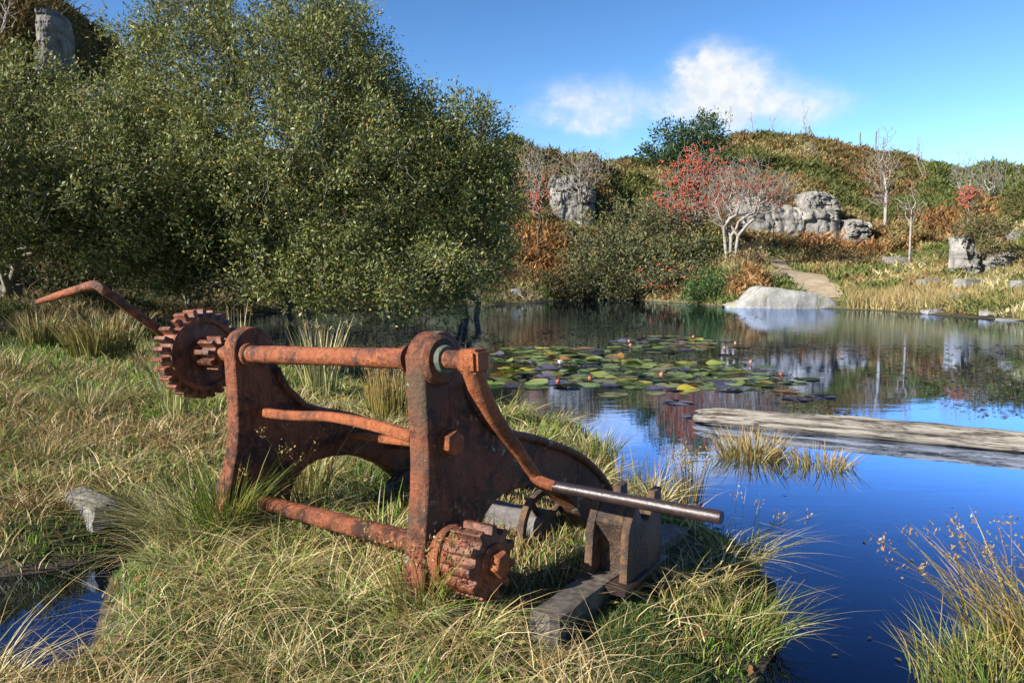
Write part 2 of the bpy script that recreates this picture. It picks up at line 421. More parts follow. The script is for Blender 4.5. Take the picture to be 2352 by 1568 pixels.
ns = 345
tx = np.linspace(-5.9, 5.9, ns); gxs = .9 * np.sinh(tx)
ty = np.linspace(-2.9, 5.75, ns); gys = 3.0 + 1.25 * np.sinh(ty)
XX, YY = np.meshgrid(gxs, gys)
ZZ = height(XX, YY)
idx = np.arange(ns * ns).reshape(ns, ns)
F = np.stack([idx[:-1, :-1], idx[:-1, 1:], idx[1:, 1:], idx[1:, :-1]], -1).reshape(-1, 4)
ground = link('ground', mesh_np('ground', np.stack([XX, YY, ZZ], -1).reshape(-1, 3), F, smooth=True), M_GROUND); tag(ground, kind='structure')
wv = np.array([[-70, -12, 0], [90, -12, 0], [90, 60, 0], [-70, 60, 0]])
tag(link('pond_water', mesh_np('pond_water', wv, [[0, 1, 2, 3]]), M_WATER), kind='structure')

# path leading from the pond up between the banks
pp = [(1905, 694, .55), (1880, 678, .8), (1862, 662, .9), (1830, 645, .9), (1800, 630, .7), (1782, 616, .55), (1772, 606, .5)]
YP = [28.0, 29.2, 30.4, 31.6, 32.8, 34.2, 35.6]
yy = np.linspace(YP[0], YP[-1], 40); cx = np.interp(yy, YP, [q[0] for q in pp]); cw_ = np.interp(yy, YP, [q[2] for q in pp]); tt = np.linspace(-1, 1, 13)
cx = np.convolve(np.pad(cx, 4, mode='edge'), np.ones(9) / 9, 'valid')
Xp = ((cx - 1176) / FPX * yy)[:, None] + tt[None] * (cw_ * 1.15)[:, None] * (1 + .5 * (fbm(yy[:, None] * 1.7 + np.sign(tt)[None] * 9, yy[:, None] * 0, 3) - .5)); Yp_ = np.repeat(yy[:, None], 13, 1)
V = np.stack([Xp, Yp_, height(Xp, Yp_) + .045 * (1 - tt[None] ** 4) - .015], -1).reshape(-1, 3)
Fp = [[r * 13 + k, r * 13 + k + 1, r * 13 + k + 14, r * 13 + k + 13] for r in range(39) for k in range(12)]
tag(link('path', mesh_np('path', V, Fp, smooth=True), M_PATH), kind='structure')


# ------------------------------------------------------------------ blades and leaves
def blades(base, h, w, lean, ang, col, tip=None, segs=3, droop=None, tipw=0.):
    """curved tapering strips: base (N,3), lean = sideways reach / height"""
    N = len(base); h = np.broadcast_to(h, N); w = np.broadcast_to(w, N)
    d = np.stack([np.cos(ang), np.sin(ang), np.zeros(N)], -1)
    wa = RNG.uniform(0, math.pi, N); wd = np.stack([np.cos(wa), np.sin(wa), np.zeros(N)], -1)
    droop = np.zeros(N) if droop is None else np.broadcast_to(droop, N)
    rows = []; cols = []
    tip = col if tip is None else tip
    for k in range(segs + 1):
        t = k / segs
        p = base + d * (lean * h * t ** 1.7)[:, None]; p = p.copy(); p[:, 2] += h * (t - droop * t ** 2.6)
        ww = (w * (1 - (1 - tipw) * t ** 1.5) * .5)[:, None]
        c = col * (1 - t) + tip * t
        if k < segs: rows += [p - wd * ww, p + wd * ww]; cols += [c, c]
        else: rows += [p]; cols += [c]
    per = 2 * segs + 1
    V = np.stack(rows, 1).reshape(-1, 3); C = np.stack(cols, 1).reshape(-1, 3)
    f = []
    for k in range(segs - 1): f += [[2 * k, 2 * k + 1, 2 * k + 3], [2 * k, 2 * k + 3, 2 * k + 2]]
    f += [[2 * segs - 2, 2 * segs - 1, 2 * segs]]
    F = (np.array(f)[None] + (np.arange(N) * per)[:, None, None]).reshape(-1, 3)
    return V, F, C


def leaves(p, ln, wd, nrm, axis, col):
    """folded diamond leaf: two triangles"""
    a = unit(axis); s = unit(np.cross(nrm, a)); n = unit(np.cross(a, s)); ln = np.broadcast_to(ln, len(p))[:, None]; wd = np.broadcast_to(wd, len(p))[:, None]
    mid = p + a * ln * .48
    v = np.stack([p, mid + s * wd * .5 + n * wd * .16, p + a * ln, mid - s * wd * .5 + n * wd * .16], 1).reshape(-1, 3)
    b = (np.arange(len(p)) * 4)[:, None, None]
    f = (np.array([[0, 1, 2], [0, 2, 3]])[None] + b).reshape(-1, 3)
    return v, f, np.repeat(col, 4, 0)


def join_np(parts):
    V = []; F = []; C = []; o = 0
    for v, f, c in parts: V.append(v); F.append(f + o); C.append(c); o += len(v)
    return np.concatenate(V), np.concatenate(F), np.concatenate(C)


def pal(colors, n, weights=None, jit=.2):
    c = np.array(colors, float); w = None if weights is None else np.array(weights, float) / np.sum(weights)
    r = c[RNG.choice(len(c), n, p=w)]
    return r * RNG.uniform(1 - jit, 1 + jit, (n, 1))


STRAW = [(.64, .48, .21), (.74, .60, .33), (.48, .33, .13), (.32, .19, .075)]
GREEN = [(.16, .30, .03), (.27, .41, .045), (.08, .18, .022), (.34, .38, .07)]
OLIVE = [(.22, .2, .07), (.3, .25, .10), (.16, .16, .05)]


# ------------------------------------------------------------------ skeleton trees
def skeleton(root, targets, alpha=.35, step=.3, jit=.12, first=None):
    P = [np.array(root, float)]; par = [-1]; pl = [0.0]
    if first is not None:
        for q in first: par.append(len(P) - 1); pl.append(pl[-1] + np.linalg.norm(np.array(q) - P[-1])); P.append(np.array(q, float))
    cap = len(targets) * 14 + 200
    A = np.zeros((cap, 3)); L = np.zeros(cap); n = len(P); A[:n] = P; L[:n] = pl
    start = max(0, n - 3)
    targets = targets[np.argsort(np.linalg.norm(targets - A[n - 1], axis=1))]
    for t in targets:
        cost = np.linalg.norm(A[start:n] - t, axis=1) + alpha * L[start:n]
        j = start + int(np.argmin(cost)); d = t - A[j]; D = np.linalg.norm(d)
        if D < 1e-4: continue
        k = min(max(1, int(math.ceil(D / step))), 12); prev = j
        for i in range(1, k + 1):
            if n >= cap: break
            q = A[j] + d * (i / k)
            if i < k: q = q + RNG.normal(0, jit * D / k, 3); q[2] += .10 * D * math.sin(math.pi * i / k) * .5
            A[n] = q; par.append(prev); L[n] = L[prev] + np.linalg.norm(q - A[prev]); prev = n; n += 1
    par = np.array(par); A = A[:n]
    cnt = np.zeros(n); has = np.zeros(n, bool); has[par[1:]] = True; cnt[~has] = 1
    for i in range(n - 1, 0, -1): cnt[par[i]] += cnt[i]
    return A, par, cnt


def tubes(A, par, R, k=4, sel=None):
    ch = np.arange(1, len(A)); ch = ch[sel[1:]] if sel is not None else ch
    p0 = A[par[ch]]; p1 = A[ch]; r1 = R[ch]; r0 = np.minimum(R[par[ch]], r1 * 1.35)
    d = unit(p1 - p0); up = np.where(np.abs(d[:, 2:3]) > .9, np.array([[1., 0, 0]]), np.array([[0, 0, 1.]]))
    u = unit(np.cross(d, up)); v = np.cross(d, u); p1 = p1 + d * (r1 * .4)[:, None]
    rows = []
    for (p, r) in ((p0, r0), (p1, r1)):
        for i in range(k):
            a = 2 * math.pi * i / k; rows.append(p + (u * math.cos(a) + v * math.sin(a)) * r[:, None])
    V = np.stack(rows, 1).reshape(-1, 3)
    f = np.array([[i, (i + 1) % k, k + (i + 1) % k, k + i] for i in range(k)])
    return V, (f[None] + (np.arange(len(ch)) * 2 * k)[:, None, None]).reshape(-1, 4)


def wood(name, A, par, cnt, r_tip, expo, parent, mat, k=4, rmax=1, simplify=None):
    R = np.minimum(r_tip * cnt ** expo, rmax)
    V, F = tubes(A, par, R, k)
    return link(name, mesh_np(name, V, F, smooth=True), mat, parent)


def in_lobes(lobes, n, shell=.5):
    """random points in a set of ellipsoids (cx,cy,cz,rx,ry,rz), denser toward the outside"""
    lo = np.array(lobes, float); vol = lo[:, 3] * lo[:, 4] * lo[:, 5]
    k = RNG.choice(len(lo), n, p=vol ** .75 / np.sum(vol ** .75))
    d = unit(RNG.normal(size=(n, 3))); r = RNG.uniform(0, 1, n) ** shell
    return lo[k, :3] + d * r[:, None] * lo[k, 3:], d


def leafy(name, label, root, lobes, nclust, per, leaf, spread, colors, weights, cat='tree', group=None, shell=.42, trunks=1, bark=None, mat_leaf=None,
          alpha=.3, gap=.33, r_tip=.006, zmin=.12, twig_every=1, flat=0., berries=0, berry_r=.03, seed=0, step=.4):
    global RNG
    RNG = np.random.default_rng(1000 + seed)
    root = np.array(root, float)
    T, d = in_lobes(lobes, nclust * 2, shell)
    ok = (fbm(T[:, 0] * 1.5 + 7, T[:, 2] * 1.5 + T[:, 1] * .9, 31 + seed) > gap) & (T[:, 2] > zmin)
    T = T[ok][:nclust]; d = d[ok][:nclust]
    o = empty(name, root); tag(o, label, cat, group)
    L = T - root
    tr = []
    n0 = None
    for q in range(trunks):
        sel = np.arange(len(L)) % trunks == q if trunks > 1 else np.ones(len(L), bool)
        off = np.array([RNG.normal(0, .25), RNG.normal(0, .15), 0]) if trunks > 1 else np.zeros(3)
        A, par, cnt = skeleton(off, L[sel], alpha, step, .16)
        tr.append((A, par, cnt))
    V = []; F = []; of = 0
    for A, par, cnt in tr:
        R = np.minimum(r_tip * cnt ** .5, .16); v, f = tubes(A, par, R, 4); V.append(v); F.append(f + of); of += len(v)
    link('trunk', mesh_np('trunk', np.concatenate(V), np.concatenate(F), smooth=True), bark or M_BARK, o)
    # leaves sit along short twigs that end at each cluster
    N = len(L) * per; ci = np.repeat(np.arange(len(L)), per)
    out = unit(d[ci] + np.array([0, 0, .55]) + RNG.normal(0, .55, (N, 3)))
    p = L[ci] + out * (RNG.uniform(-.4, 1.0, N) * spread)[:, None] + RNG.normal(0, spread * .33, (N, 3))
    p[:, 2] = np.maximum(p[:, 2], zmin - root[2])
    ax = unit(out + RNG.normal(0, .7, (N, 3))); nr = unit(RNG.normal(0, .75, (N, 3)) + np.array([0, 0, .7]) + d[ci] * .4)
    ln = rnd(.65, 1.25, N) * leaf
    cl = pal(colors, N, weights, .3) * (.8 + .4 * fbm(p[:, 0] * .9, p[:, 2] * .9 + p[:, 1] * .7, 77 + seed))[:, None]
    v, f, c = leaves(p, ln, ln * rnd(.34, .5, N), nr, ax, cl)
    link('crown', mesh_np('crown', v, f, c), mat_leaf or M_LEAF, o)
    if berries:
        k = RNG.choice(len(L), min(berries, len(L)), replace=False); add_berries(L[k] + RNG.normal(0, spread * .5, (len(k), 3)), berry_r, o)
    return o


def add_berries(pts, r, parent, per=7):
    """hanging bunches of small faceted berries"""
    N = len(pts) * per
    c = np.repeat(pts, per, 0) + RNG.normal(0, r * 1.5, (N, 3)) * np.array([1, 1, .6])
    oc = np.array([[1, 0, 0], [-1, 0, 0], [0, 1, 0], [0, -1, 0], [0, 0, 1], [0, 0, -1.]]) * r
    V = (c[:, None] + oc[None] * RNG.uniform(.6, 1.1, (N, 1, 1))).reshape(-1, 3)
    f = np.array([[0, 2, 4], [2, 1, 4], [1, 3, 4], [3, 0, 4], [2, 0, 5], [1, 2, 5], [3, 1, 5], [0, 3, 5]])
    F = (f[None] + (np.arange(N) * 6)[:, None, None]).reshape(-1, 3)
    b = link('berries', mesh_np('berries', V, F, smooth=True), M_BERRY, parent); b['kind'] = 'stuff'
    return b


def bare(name, label, root, lobes, n, cat='tree', group=None, bark=None, r_tip=.006, alpha=.4, trunk_h=0., lean=(0, 0), seed=0, berries=0, berry_r=.035, step=.5, shell=.6, expo=.5, stems=1, rmax=.2, jit=.14):
    global RNG
    RNG = np.random.default_rng(3000 + seed)
    root = np.array(root, float); o = empty(name, root); tag(o, label, cat, group)
    n = int(n * 1.5); T, d = in_lobes(lobes, n, shell); L = T - root
    V = []; F = []; of = 0; TW = []
    for q in range(stems):
        sel = np.arange(len(L)) % stems == q
        off = np.array([(q - (stems - 1) / 2) * .12, RNG.normal(0, .05), -.1]) if stems > 1 else np.array([0, 0, -.1])
        first = [off + np.array([lean[0] * t + (q - (stems - 1) / 2) * .14 * t, lean[1] * t, trunk_h * t]) for t in (.25, .5, .75, 1.)] if trunk_h else None
        A, par, cnt = skeleton(off, L[sel], alpha, step, jit, first)
        R = np.minimum(r_tip * cnt ** expo, rmax)
        big = R > r_tip * 3.2; big[0] = True
        v, f = tubes(A, par, R, 4, big); V.append(v); F.append(f + of); of += len(v)
        sm = ~big; sm[0] = False; TW.append(tubes(A, par, R, 3, sm))
    link('trunk', mesh_np('trunk', np.concatenate(V), np.concatenate(F), smooth=True), bark or M_BIRCH, o)
    v, f, _ = join_np([(v, f, np.zeros((len(v), 3))) for v, f in TW]); link('twigs', mesh_np('twigs', v, f), M_TWIG, o)['kind'] = 'stuff'
    if berries:
        k = RNG.choice(len(L), min(berries, len(L)), replace=False); add_berries(L[k] - np.array([0, 0, .05]), berry_r, o)
    return o


def lob(px, py, Y, wpx, hpx, depth):
    c = at(px, py, Y); return (c[0], c[1], c[2], wpx / 2 / FPX * Y, depth / 2, hpx / 2 / FPX * Y)


def onground(px, Y, sink=.05):
    x = (px - 1176) / FPX * Y; return np.array([x, Y, float(height(np.array([x]), np.array([Y]))[0]) - sink])


WIL = [(.185, .215, .055), (.25, .27, .08), (.12, .145, .038), (.32, .33, .16), (.5, .39, .08), (.34, .2, .06)]
WW = [.36, .26, .2, .12, .04, .02]
# the big sallow mass left of the pond: three trees
leafy('willow_tree', 'tallest broad green willow reaching the top edge behind the winch', (-5.2, 19.6, .1),
      [lob(640, 280, 18, 640, 430, 7.0), lob(485, 115, 18.5, 330, 290, 4.5), lob(745, 130, 18.5, 310, 270, 4.5), lob(690, 430, 16.5, 760, 420, 6), lob(420, 220, 18.5, 290, 400, 5), lob(770, 110, 18.5, 260, 200, 4),
       lob(660, 570, 15.0, 640, 250, 3.2), lob(430, 50, 18.5, 220, 190, 3.5), lob(680, 30, 18.5, 130, 100, 2.2), lob(860, 640, 14.0, 420, 170, 2), lob(560, 600, 15.5, 420, 190, 3), lob(470, 470, 16, 320, 260, 3), lob(760, 665, 14.0, 360, 110, 1.8), lob(400, 600, 16, 380, 170, 3)], 2400, 72, .086, .31, WIL, WW, trunks=4, seed=1, gap=.36, zmin=.25)
leafy('willow_tree', 'left willow filling the left edge below the rocky crag', (-11.2, 17.5, .3),
      [lob(130, 330, 15.5, 460, 320, 5), lob(40, 200, 16, 240, 240, 4), lob(240, 440, 14.5, 420, 330, 4), lob(-60, 380, 15, 340, 420, 4), lob(30, 480, 14, 300, 200, 3), lob(-330, 340, 13, 420, 560, 4), lob(-640, 330, 12, 460, 600, 4), lob(60, 520, 15.5, 420, 160, 3.5), lob(340, 540, 15.5, 300, 240, 3.5), lob(330, 330, 17, 300, 300, 4)], 1500, 66, .088, .31, WIL, WW, trunks=3, seed=2, gap=.37, zmin=.45)  # lobes beyond the left edge are unseen, added to shade the ground
leafy('willow_tree', 'lower right willow sloping down to the water beside the bare trees', (-1.0, 21.5, .0),
      [lob(960, 400, 18.5, 420, 400, 5), lob(1050, 330, 19, 260, 200, 4), lob(1060, 520, 17.5, 320, 330, 4), lob(880, 300, 19, 260, 220, 4), lob(960, 640, 15.5, 400, 190, 3), lob(1040, 590, 16.5, 280, 200, 3), lob(1110, 430, 18, 170, 180, 3)], 1250, 72, .09, .32, WIL, WW, trunks=3, seed=3, gap=.36, zmin=.2)

leafy('shade_filler', 'added dark leaves filling in the shade beneath the left willow', onground(120, 19.5), [lob(60, 610, 19.5, 420, 150, 3), lob(230, 615, 19, 300, 130, 3), lob(-150, 600, 19, 300, 160, 3)], 420, 30, .12, .34,
      [(.05, .06, .02), (.08, .085, .03), (.10, .07, .03)], None, cat='shade filler', seed=61, gap=.2, mat_leaf=M_HEATH, step=.6, zmin=.2)  # added foliage, leaf colours darkened to give the black shade here
leafy('shade_filler', 'added dark leaves filling in the shade at the waterside under the tallest willow', onground(430, 22.5), [lob(440, 625, 22, 320, 120, 3), lob(640, 640, 24, 340, 110, 3), lob(900, 640, 25.5, 380, 110, 3)], 420, 30, .13, .36,
      [(.05, .06, .02), (.08, .085, .03), (.10, .07, .03)], None, cat='shade filler', seed=62, gap=.2, mat_leaf=M_HEATH, step=.6, zmin=.05)  # also added: dark leaves stand in for shade along the waterline

# ------------------------------------------------------------------ far bank: shrubs and trees
SHR = [(.10, .115, .05), (.14, .15, .07), (.07, .085, .035), (.2, .19, .09), (.28, .2, .06)]
leafy('sallow_shrub', 'grey-green domed shrub overhanging the far edge of the water', onground(1450, 36.5),
      [lob(1450, 570, 35.5, 320, 220, 4.5), lob(1505, 555, 36.5, 230, 160, 4), lob(1400, 620, 34.5, 220, 140, 3), lob(1560, 610, 34, 260, 160, 3.5)], 620, 30, .16, .42, SHR, [4, 3, 4, 2, 1], cat='shrub', seed=11, gap=.3, trunks=3, mat_leaf=M_HEATH, step=.7, zmin=.1)
leafy('holly_tree', 'dark green rounded evergreen on the skyline above the red berries', onground(1585, 56),
      [lob(1570, 325, 56, 190, 90, 4), lob(1620, 300, 57, 110, 60, 3), lob(1530, 350, 56, 120, 80, 3), lob(1590, 370, 55, 190, 80, 3)], 300, 26, .26, .5, [(.045, .085, .03), (.06, .11, .04), (.09, .12, .06)], [3, 3, 1], seed=12, gap=.28, step=.9, zmin=3)
leafy('yellowing_shrub', 'small yellow-green bush under the red berried rowan', onground(1630, 36.2),
      [lob(1625, 560, 36, 120, 90, 2.4), lob(1580, 585, 35.6, 130, 80, 2.2)], 160, 26, .15, .34, [(.17, .17, .04), (.12, .13, .04), (.28, .22, .05)], [3, 3, 1], cat='shrub', seed=13, gap=.25, mat_leaf=M_HEATH, step=.7, zmin=.2)
leafy('bilberry_bush', 'glossy green bush at the water edge left of the pale boulder', onground(1650, 30.5),
      [lob(1650, 655, 30, 120, 70, 1.8), lob(1615, 670, 30, 110, 50, 1.6)], 150, 28, .12, .28, [(.06, .12, .03), (.09, .16, .04), (.13, .17, .05)], [2, 3, 1], cat='shrub', seed=14, gap=.2, step=.5, zmin=.05, berries=0)
leafy('red_berried_shrub', 'low branches with red berries hanging over the far water', onground(1560, 33.2),
      [lob(1560, 640, 32.6, 220, 70, 2.4)], 90, 14, .14, .34, SHR, [4, 3, 3, 2, 1], cat='shrub', seed=15, gap=.2, mat_leaf=M_HEATH, step=.6, zmin=.15, berries=34, berry_r=.045)
leafy('gorse_bush', 'small rounded green bush on the bank above the path', onground(1935, 36), [lob(1905, 600, 35, 130, 60, 2.6), lob(1960, 612, 35, 120, 60, 2.4)], 170, 28, .13, .3,
      [(.12, .105, .04), (.17, .12, .06), (.2, .11, .06), (.09, .1, .03)], [2, 3, 2, 2], cat='shrub', seed=16, gap=.2, mat_leaf=M_HEATH, step=.5, zmin=.3)
leafy('heather_bush', 'brown heather bush beside the foot of the white rowan trunk', onground(1720, 32.6), [lob(1720, 605, 32.4, 90, 44, 1.6)], 70, 28, .12, .24,
      [(.2, .12, .08), (.24, .16, .09), (.12, .1, .05)], None, cat='shrub', seed=17, gap=.15, mat_leaf=M_HEATH, step=.5, zmin=.3)
leafy('heather_bush', 'dark green heather cushion on top of the square rock outcrop', onground(2240, 33), [lob(2258, 533, 30.2, 130, 50, 2.0), lob(2235, 515, 31.5, 70, 40, 1.6), lob(2272, 572, 29.2, 56, 40, .9)], 170, 30, .11, .24,
      [(.12, .12, .04), (.19, .13, .06), (.09, .09, .03), (.26, .16, .13)], [3, 2, 2, 1], cat='shrub', seed=18, gap=.15, mat_leaf=M_HEATH, step=.5, zmin=.3)
leafy('gorse_bush', 'green bush at the right edge high on the bank', onground(2352, 36), [lob(2350, 465, 35.5, 90, 70, 2.4)], 80, 30, .13, .28,
      [(.08, .1, .03), (.12, .12, .04)], None, cat='shrub', seed=19, gap=.15, mat_leaf=M_HEATH, step=.5, zmin=.3)

leafy('sallow_shrub', 'added dark-leaved shrub filling in the shade along the far water below the grey-green shrub', onground(1390, 34.8), [lob(1390, 655, 34.2, 230, 90, 2.6), lob(1500, 665, 33.6, 200, 70, 2.2), lob(1290, 655, 34.2, 150, 70, 2.2)], 230, 28, .14, .34,
      [(.045, .05, .02), (.07, .07, .03), (.09, .075, .03)], None, cat='shrub', seed=63, gap=.2, mat_leaf=M_HEATH, step=.6, zmin=.05)  # leaf colours kept dark to paint the shade under the domed shrub
# bare and berried trees
bare('hawthorn_tree', 'bare grey tree beside the right side of the big willow', onground(1232, 43), [lob(1230, 390, 43, 120, 110, 3.2), lob(1225, 345, 43, 90, 60, 2.4)], 420, bark=M_GREYTWIG, trunk_h=.8, seed=1, r_tip=.007, alpha=.3, expo=.46, berries=8, berry_r=.05)
bare('hawthorn_tree', 'bare spreading tree in front of the pale quarry face', onground(1335, 42), [lob(1338, 378, 42.5, 170, 90, 3.4), lob(1330, 420, 42.5, 120, 70, 2.4)], 520, bark=M_GREYTWIG, trunk_h=1.0, seed=2, r_tip=.007, alpha=.3, expo=.46)
bare('rowan_tree', 'rowan crowded with red berries beside the pale-trunked tree', onground(1590, 35.6), [lob(1590, 430, 35.4, 200, 180, 4), lob(1610, 380, 35.4, 130, 120, 3), lob(1550, 470, 35.2, 150, 90, 3), lob(1640, 440, 35.2, 140, 140, 3)], 800, bark=M_GREYTWIG, trunk_h=1.3, seed=3, stems=3, r_tip=.0065, alpha=.34, expo=.47, berries=300, berry_r=.048)
bare('rowan_tree', 'leafless white-trunked rowan with forked trunk above the path', onground(1675, 33.2), [lob(1720, 430, 33.4, 190, 150, 3.6), lob(1690, 400, 33.4, 120, 110, 2.6), lob(1765, 450, 33.2, 130, 90, 2.4), lob(1650, 470, 33.4, 100, 90, 2), lob(1790, 430, 33.2, 110, 90, 2)], 1150, bark=M_BIRCH, trunk_h=1.15, seed=4, stems=3, r_tip=.006, alpha=.34, expo=.47, rmax=.13, berries=120, berry_r=.035)
bare('birch_tree', 'tall leafless white birch standing on the bracken slope', onground(2025, 43), [lob(2022, 390, 43, 110, 130, 2.6), lob(2030, 330, 43, 60, 100, 1.6), lob(2020, 450, 43, 90, 50, 1.8)], 330, trunk_h=2.6, seed=5, r_tip=.0085, alpha=.5, expo=.47, step=.6)
bare('birch_tree', 'thin leafless birch growing behind the pale squared stone', onground(2084, 34.5), [lob(2088, 470, 34.5, 80, 70, 1.6), lob(2095, 430, 34.5, 30, 50, .8)], 34, trunk_h=2.6, seed=6, r_tip=.014, alpha=.5, expo=.42, step=.5, rmax=.09)
fb = [('bare birch sapling on the brown hilltop below the skyline post', 1861, 345, 66, 40, 60, 1.2, 60), ('small white birch breaking the skyline right of the tall birch', 2108, 340, 66, 36, 70, 1.0, 50),
      ('leftmost bare birch of the thicket on the right hillside', 2200, 395, 52, 46, 110, 1.6, 80), ('second birch of the thicket on the right hillside', 2228, 390, 51, 44, 120, 1.6, 80),
      ('densest pale birch of the thicket on the right hillside', 2262, 400, 49, 66, 120, 2.0, 150), ('rightmost birch of the thicket on the right hillside', 2292, 410, 49, 44, 110, 1.6, 80),
      ('lone thin birch at the right edge on the skyline', 2336, 395, 54, 30, 110, 1.0, 40), ('short bare sapling standing on the skyline beside the dark evergreen', 1674, 270, 70, 22, 60, .8, 30),
      ('wispy sapling on the crest left of the skyline post', 1726, 275, 74, 26, 40, .8, 26), ('wispy sapling on the crest nearest the skyline post', 1775, 278, 75, 24, 46, .8, 26),
      ('feathery sapling standing beside the braced post', 1848, 262, 76, 28, 70, .8, 34)]
for i, (lb, px, py, Y, w, h, dp, n) in enumerate(fb):
    bare('birch_tree', lb, onground(px, Y), [lob(px, py, Y, w, h, dp)], n, seed=20 + i, r_tip=.009, alpha=.5, expo=.46, step=.6, stems=2 if n > 45 else 1, trunk_h=.9)
bare('rowan_tree', 'small rowan with red berries at the foot of the birch thicket', onground(2222, 42), [lob(2222, 450, 42, 44, 60, 1.4)], 90, bark=M_GREYTWIG, seed=40, r_tip=.01, expo=.42, berries=46, berry_r=.05)
bare('rowan_tree', 'dark twiggy rowan with red berries in shade right of the big willow', onground(1228, 38), [lob(1232, 450, 38, 70, 110, 2)], 150, bark=M_BARK_DARK, seed=41, r_tip=.008, expo=.45, berries=36, berry_r=.045)
for i, (lb, px, py, Y, w, h, n) in enumerate([('white birch on the dark left ridge right of the crag', 203, 20, 34, 30, 120, 46), ('white birch lower on the dark left ridge', 236, 50, 35.5, 34, 150, 50),
                                              ('short pale saplings on the left ridge nearest the willow top', 270, 80, 37, 40, 80, 50), ('birch at the upper left corner on the dark ridge', 14, 20, 28, 26, 110, 40)]):
    bare('birch_tree', lb, onground(px, Y), [lob(px, py, Y, w, h, 1.0)], n, seed=50 + i, r_tip=.0085, alpha=.55, expo=.44, step=.5, trunk_h=1.2, stems=2 if i == 2 else 1)

# ------------------------------------------------------------------ heath covering the hills (ground cover)
RNG = np.random.default_rng(99)


ROCKZ = [(1258, 1372, 41.3, 44.2), (1682, 1955, 40.3, 42.6), (1842, 1934, 41.6, 43.6), (1950, 2012, 39.6, 41.6), (2212, 2268, 28.7, 30.4), (2266, 2356, 28.9, 30.2)]


def hillcover(name, label, cat, n, pxr, Yr, pick, size, k=4, zmin=.25, hgt=.3, thin=.3, lump=0.):
    px = rnd(*pxr, n); Y = np.exp(rnd(math.log(Yr[0]), math.log(Yr[1]), n)); X = (px - 1176) / FPX * Y
    Z = height(X, Y); sel = Z > zmin
    cols, keep, sc = pick(X[sel], Y[sel], Z[sel], px[sel])
    for a0, a1, b0, b1 in ROCKZ: keep &= ~((RNG.uniform(size=len(keep)) < (.97 if b0 > 35 else .9)) & (px[sel] > a0) & (px[sel] < a1) & (Y[sel] > b0) & (Y[sel] < b1))
    if lump: Z = Z + lump * np.clip((fbm(X * .75, Y * .55, 33) - .38) * 3, 0, 1) ** 1.5
    b = np.stack([X[sel], Y[sel], Z[sel]], -1)[keep]; cols = cols[keep]; sc = sc[keep]
    ci = np.repeat(np.arange(len(b)), k); N = len(ci)
    s = size * sc[ci]
    p = b[ci] + RNG.normal(0, .55, (N, 3)) * s[:, None] * np.array([1, 1, .1]); p[:, 2] += np.abs(RNG.normal(0, .45, N)) * s * hgt / .3 - .04
    v, f, c = blades(p, s * rnd(.35, 1.0, N), s * rnd(.6, 1.3, N) * thin, rnd(0, 2.0, N), rnd(0, 6.28, N), cols[ci] * rnd(.6, 1.3, N)[:, None], None, 1)
    o = link(name, mesh_np(name, v, f, c), M_HEATH); tag(o, label, cat, kind='stuff')
    return o


def heath_pick(X, Y, Z, px):
    n1 = fbm(X * .13, Y * .10, 41); n2 = fbm(X * .75, Y * .55, 33); n3 = fbm(X * .30 + 9, Y * .24, 47); n4 = fbm(X * 1.6, Y * 1.3, 49)
    c = np.zeros((len(X), 3))
    c[:] = (.175, .125, .05)
    c[n3 > .50] = (.215, .165, .062)
    c[n3 > .60] = (.29, .235, .10)
    gr = (n1 < .44) | ((n3 < .38) & (n4 > .4)); c[gr] = (.125, .135, .036)
    c[gr & (n2 > .55)] = (.14, .15, .045)
    ru = (n1 > .58) & (n4 > .56); c[ru] = (.22, .125, .05)
    right = (px > 2030) & (Y > 44); g2 = right & (n3 > .50); c[g2] = (.12, .145, .042)
    keep = np.ones(len(X), bool)
    return c * (.75 + .5 * n4)[:, None], keep, (.55 + .8 * n2) * np.clip(Y / 50, .5, 1.5)


hillcover('heather', 'brown and olive heather covering the quarry hillsides', 'heather', 105000, (1120, 2450), (38, 88), heath_pick, .27, 5, 1.2, .30, .42, .5)
hillcover('heather', 'dark heather on the left ridge around the crag', 'heather', 16000, (-120, 420), (24, 45), heath_pick, .36, 5, 1.5, .3, .34, .5)


def bracken_pick(X, Y, Z, px):
    n2 = fbm(X * .8, Y * .8, 53); c = np.zeros((len(X), 3)); c[:] = (.27, .125, .045); c[n2 > .52] = (.34, .2, .08); c[n2 < .42] = (.17, .10, .038)
    a = (((px - 2130) / 150.) ** 2 + ((Y - 42) / 4.2) ** 2 < 1) & (fbm(X * .35, Y * .35, 58) > .49); b = ((px - 1880) / 150.) ** 2 + ((Y - 39.2) / 1.3) ** 2 < 1
    d = (((px - 1245) / 70.) ** 2 + ((Y - 38) / 3.6) ** 2 < 1) & (fbm(X * .6, Y * .6, 59) > .47); e = ((px - 1715) / 42.) ** 2 + ((Y - 29.6) / 1.3) ** 2 < 1
    keep = (a | b | d | e) & (n2 > .36)
    return c, keep, np.clip(Y / 40, .6, 1.2) * rnd(.7, 1.3, len(X))


hillcover('bracken', 'rust-orange dead bracken on the slopes behind the pond', 'bracken', 60000, (1150, 2350), (28, 50), bracken_pick, .36, 6, .15, .45)


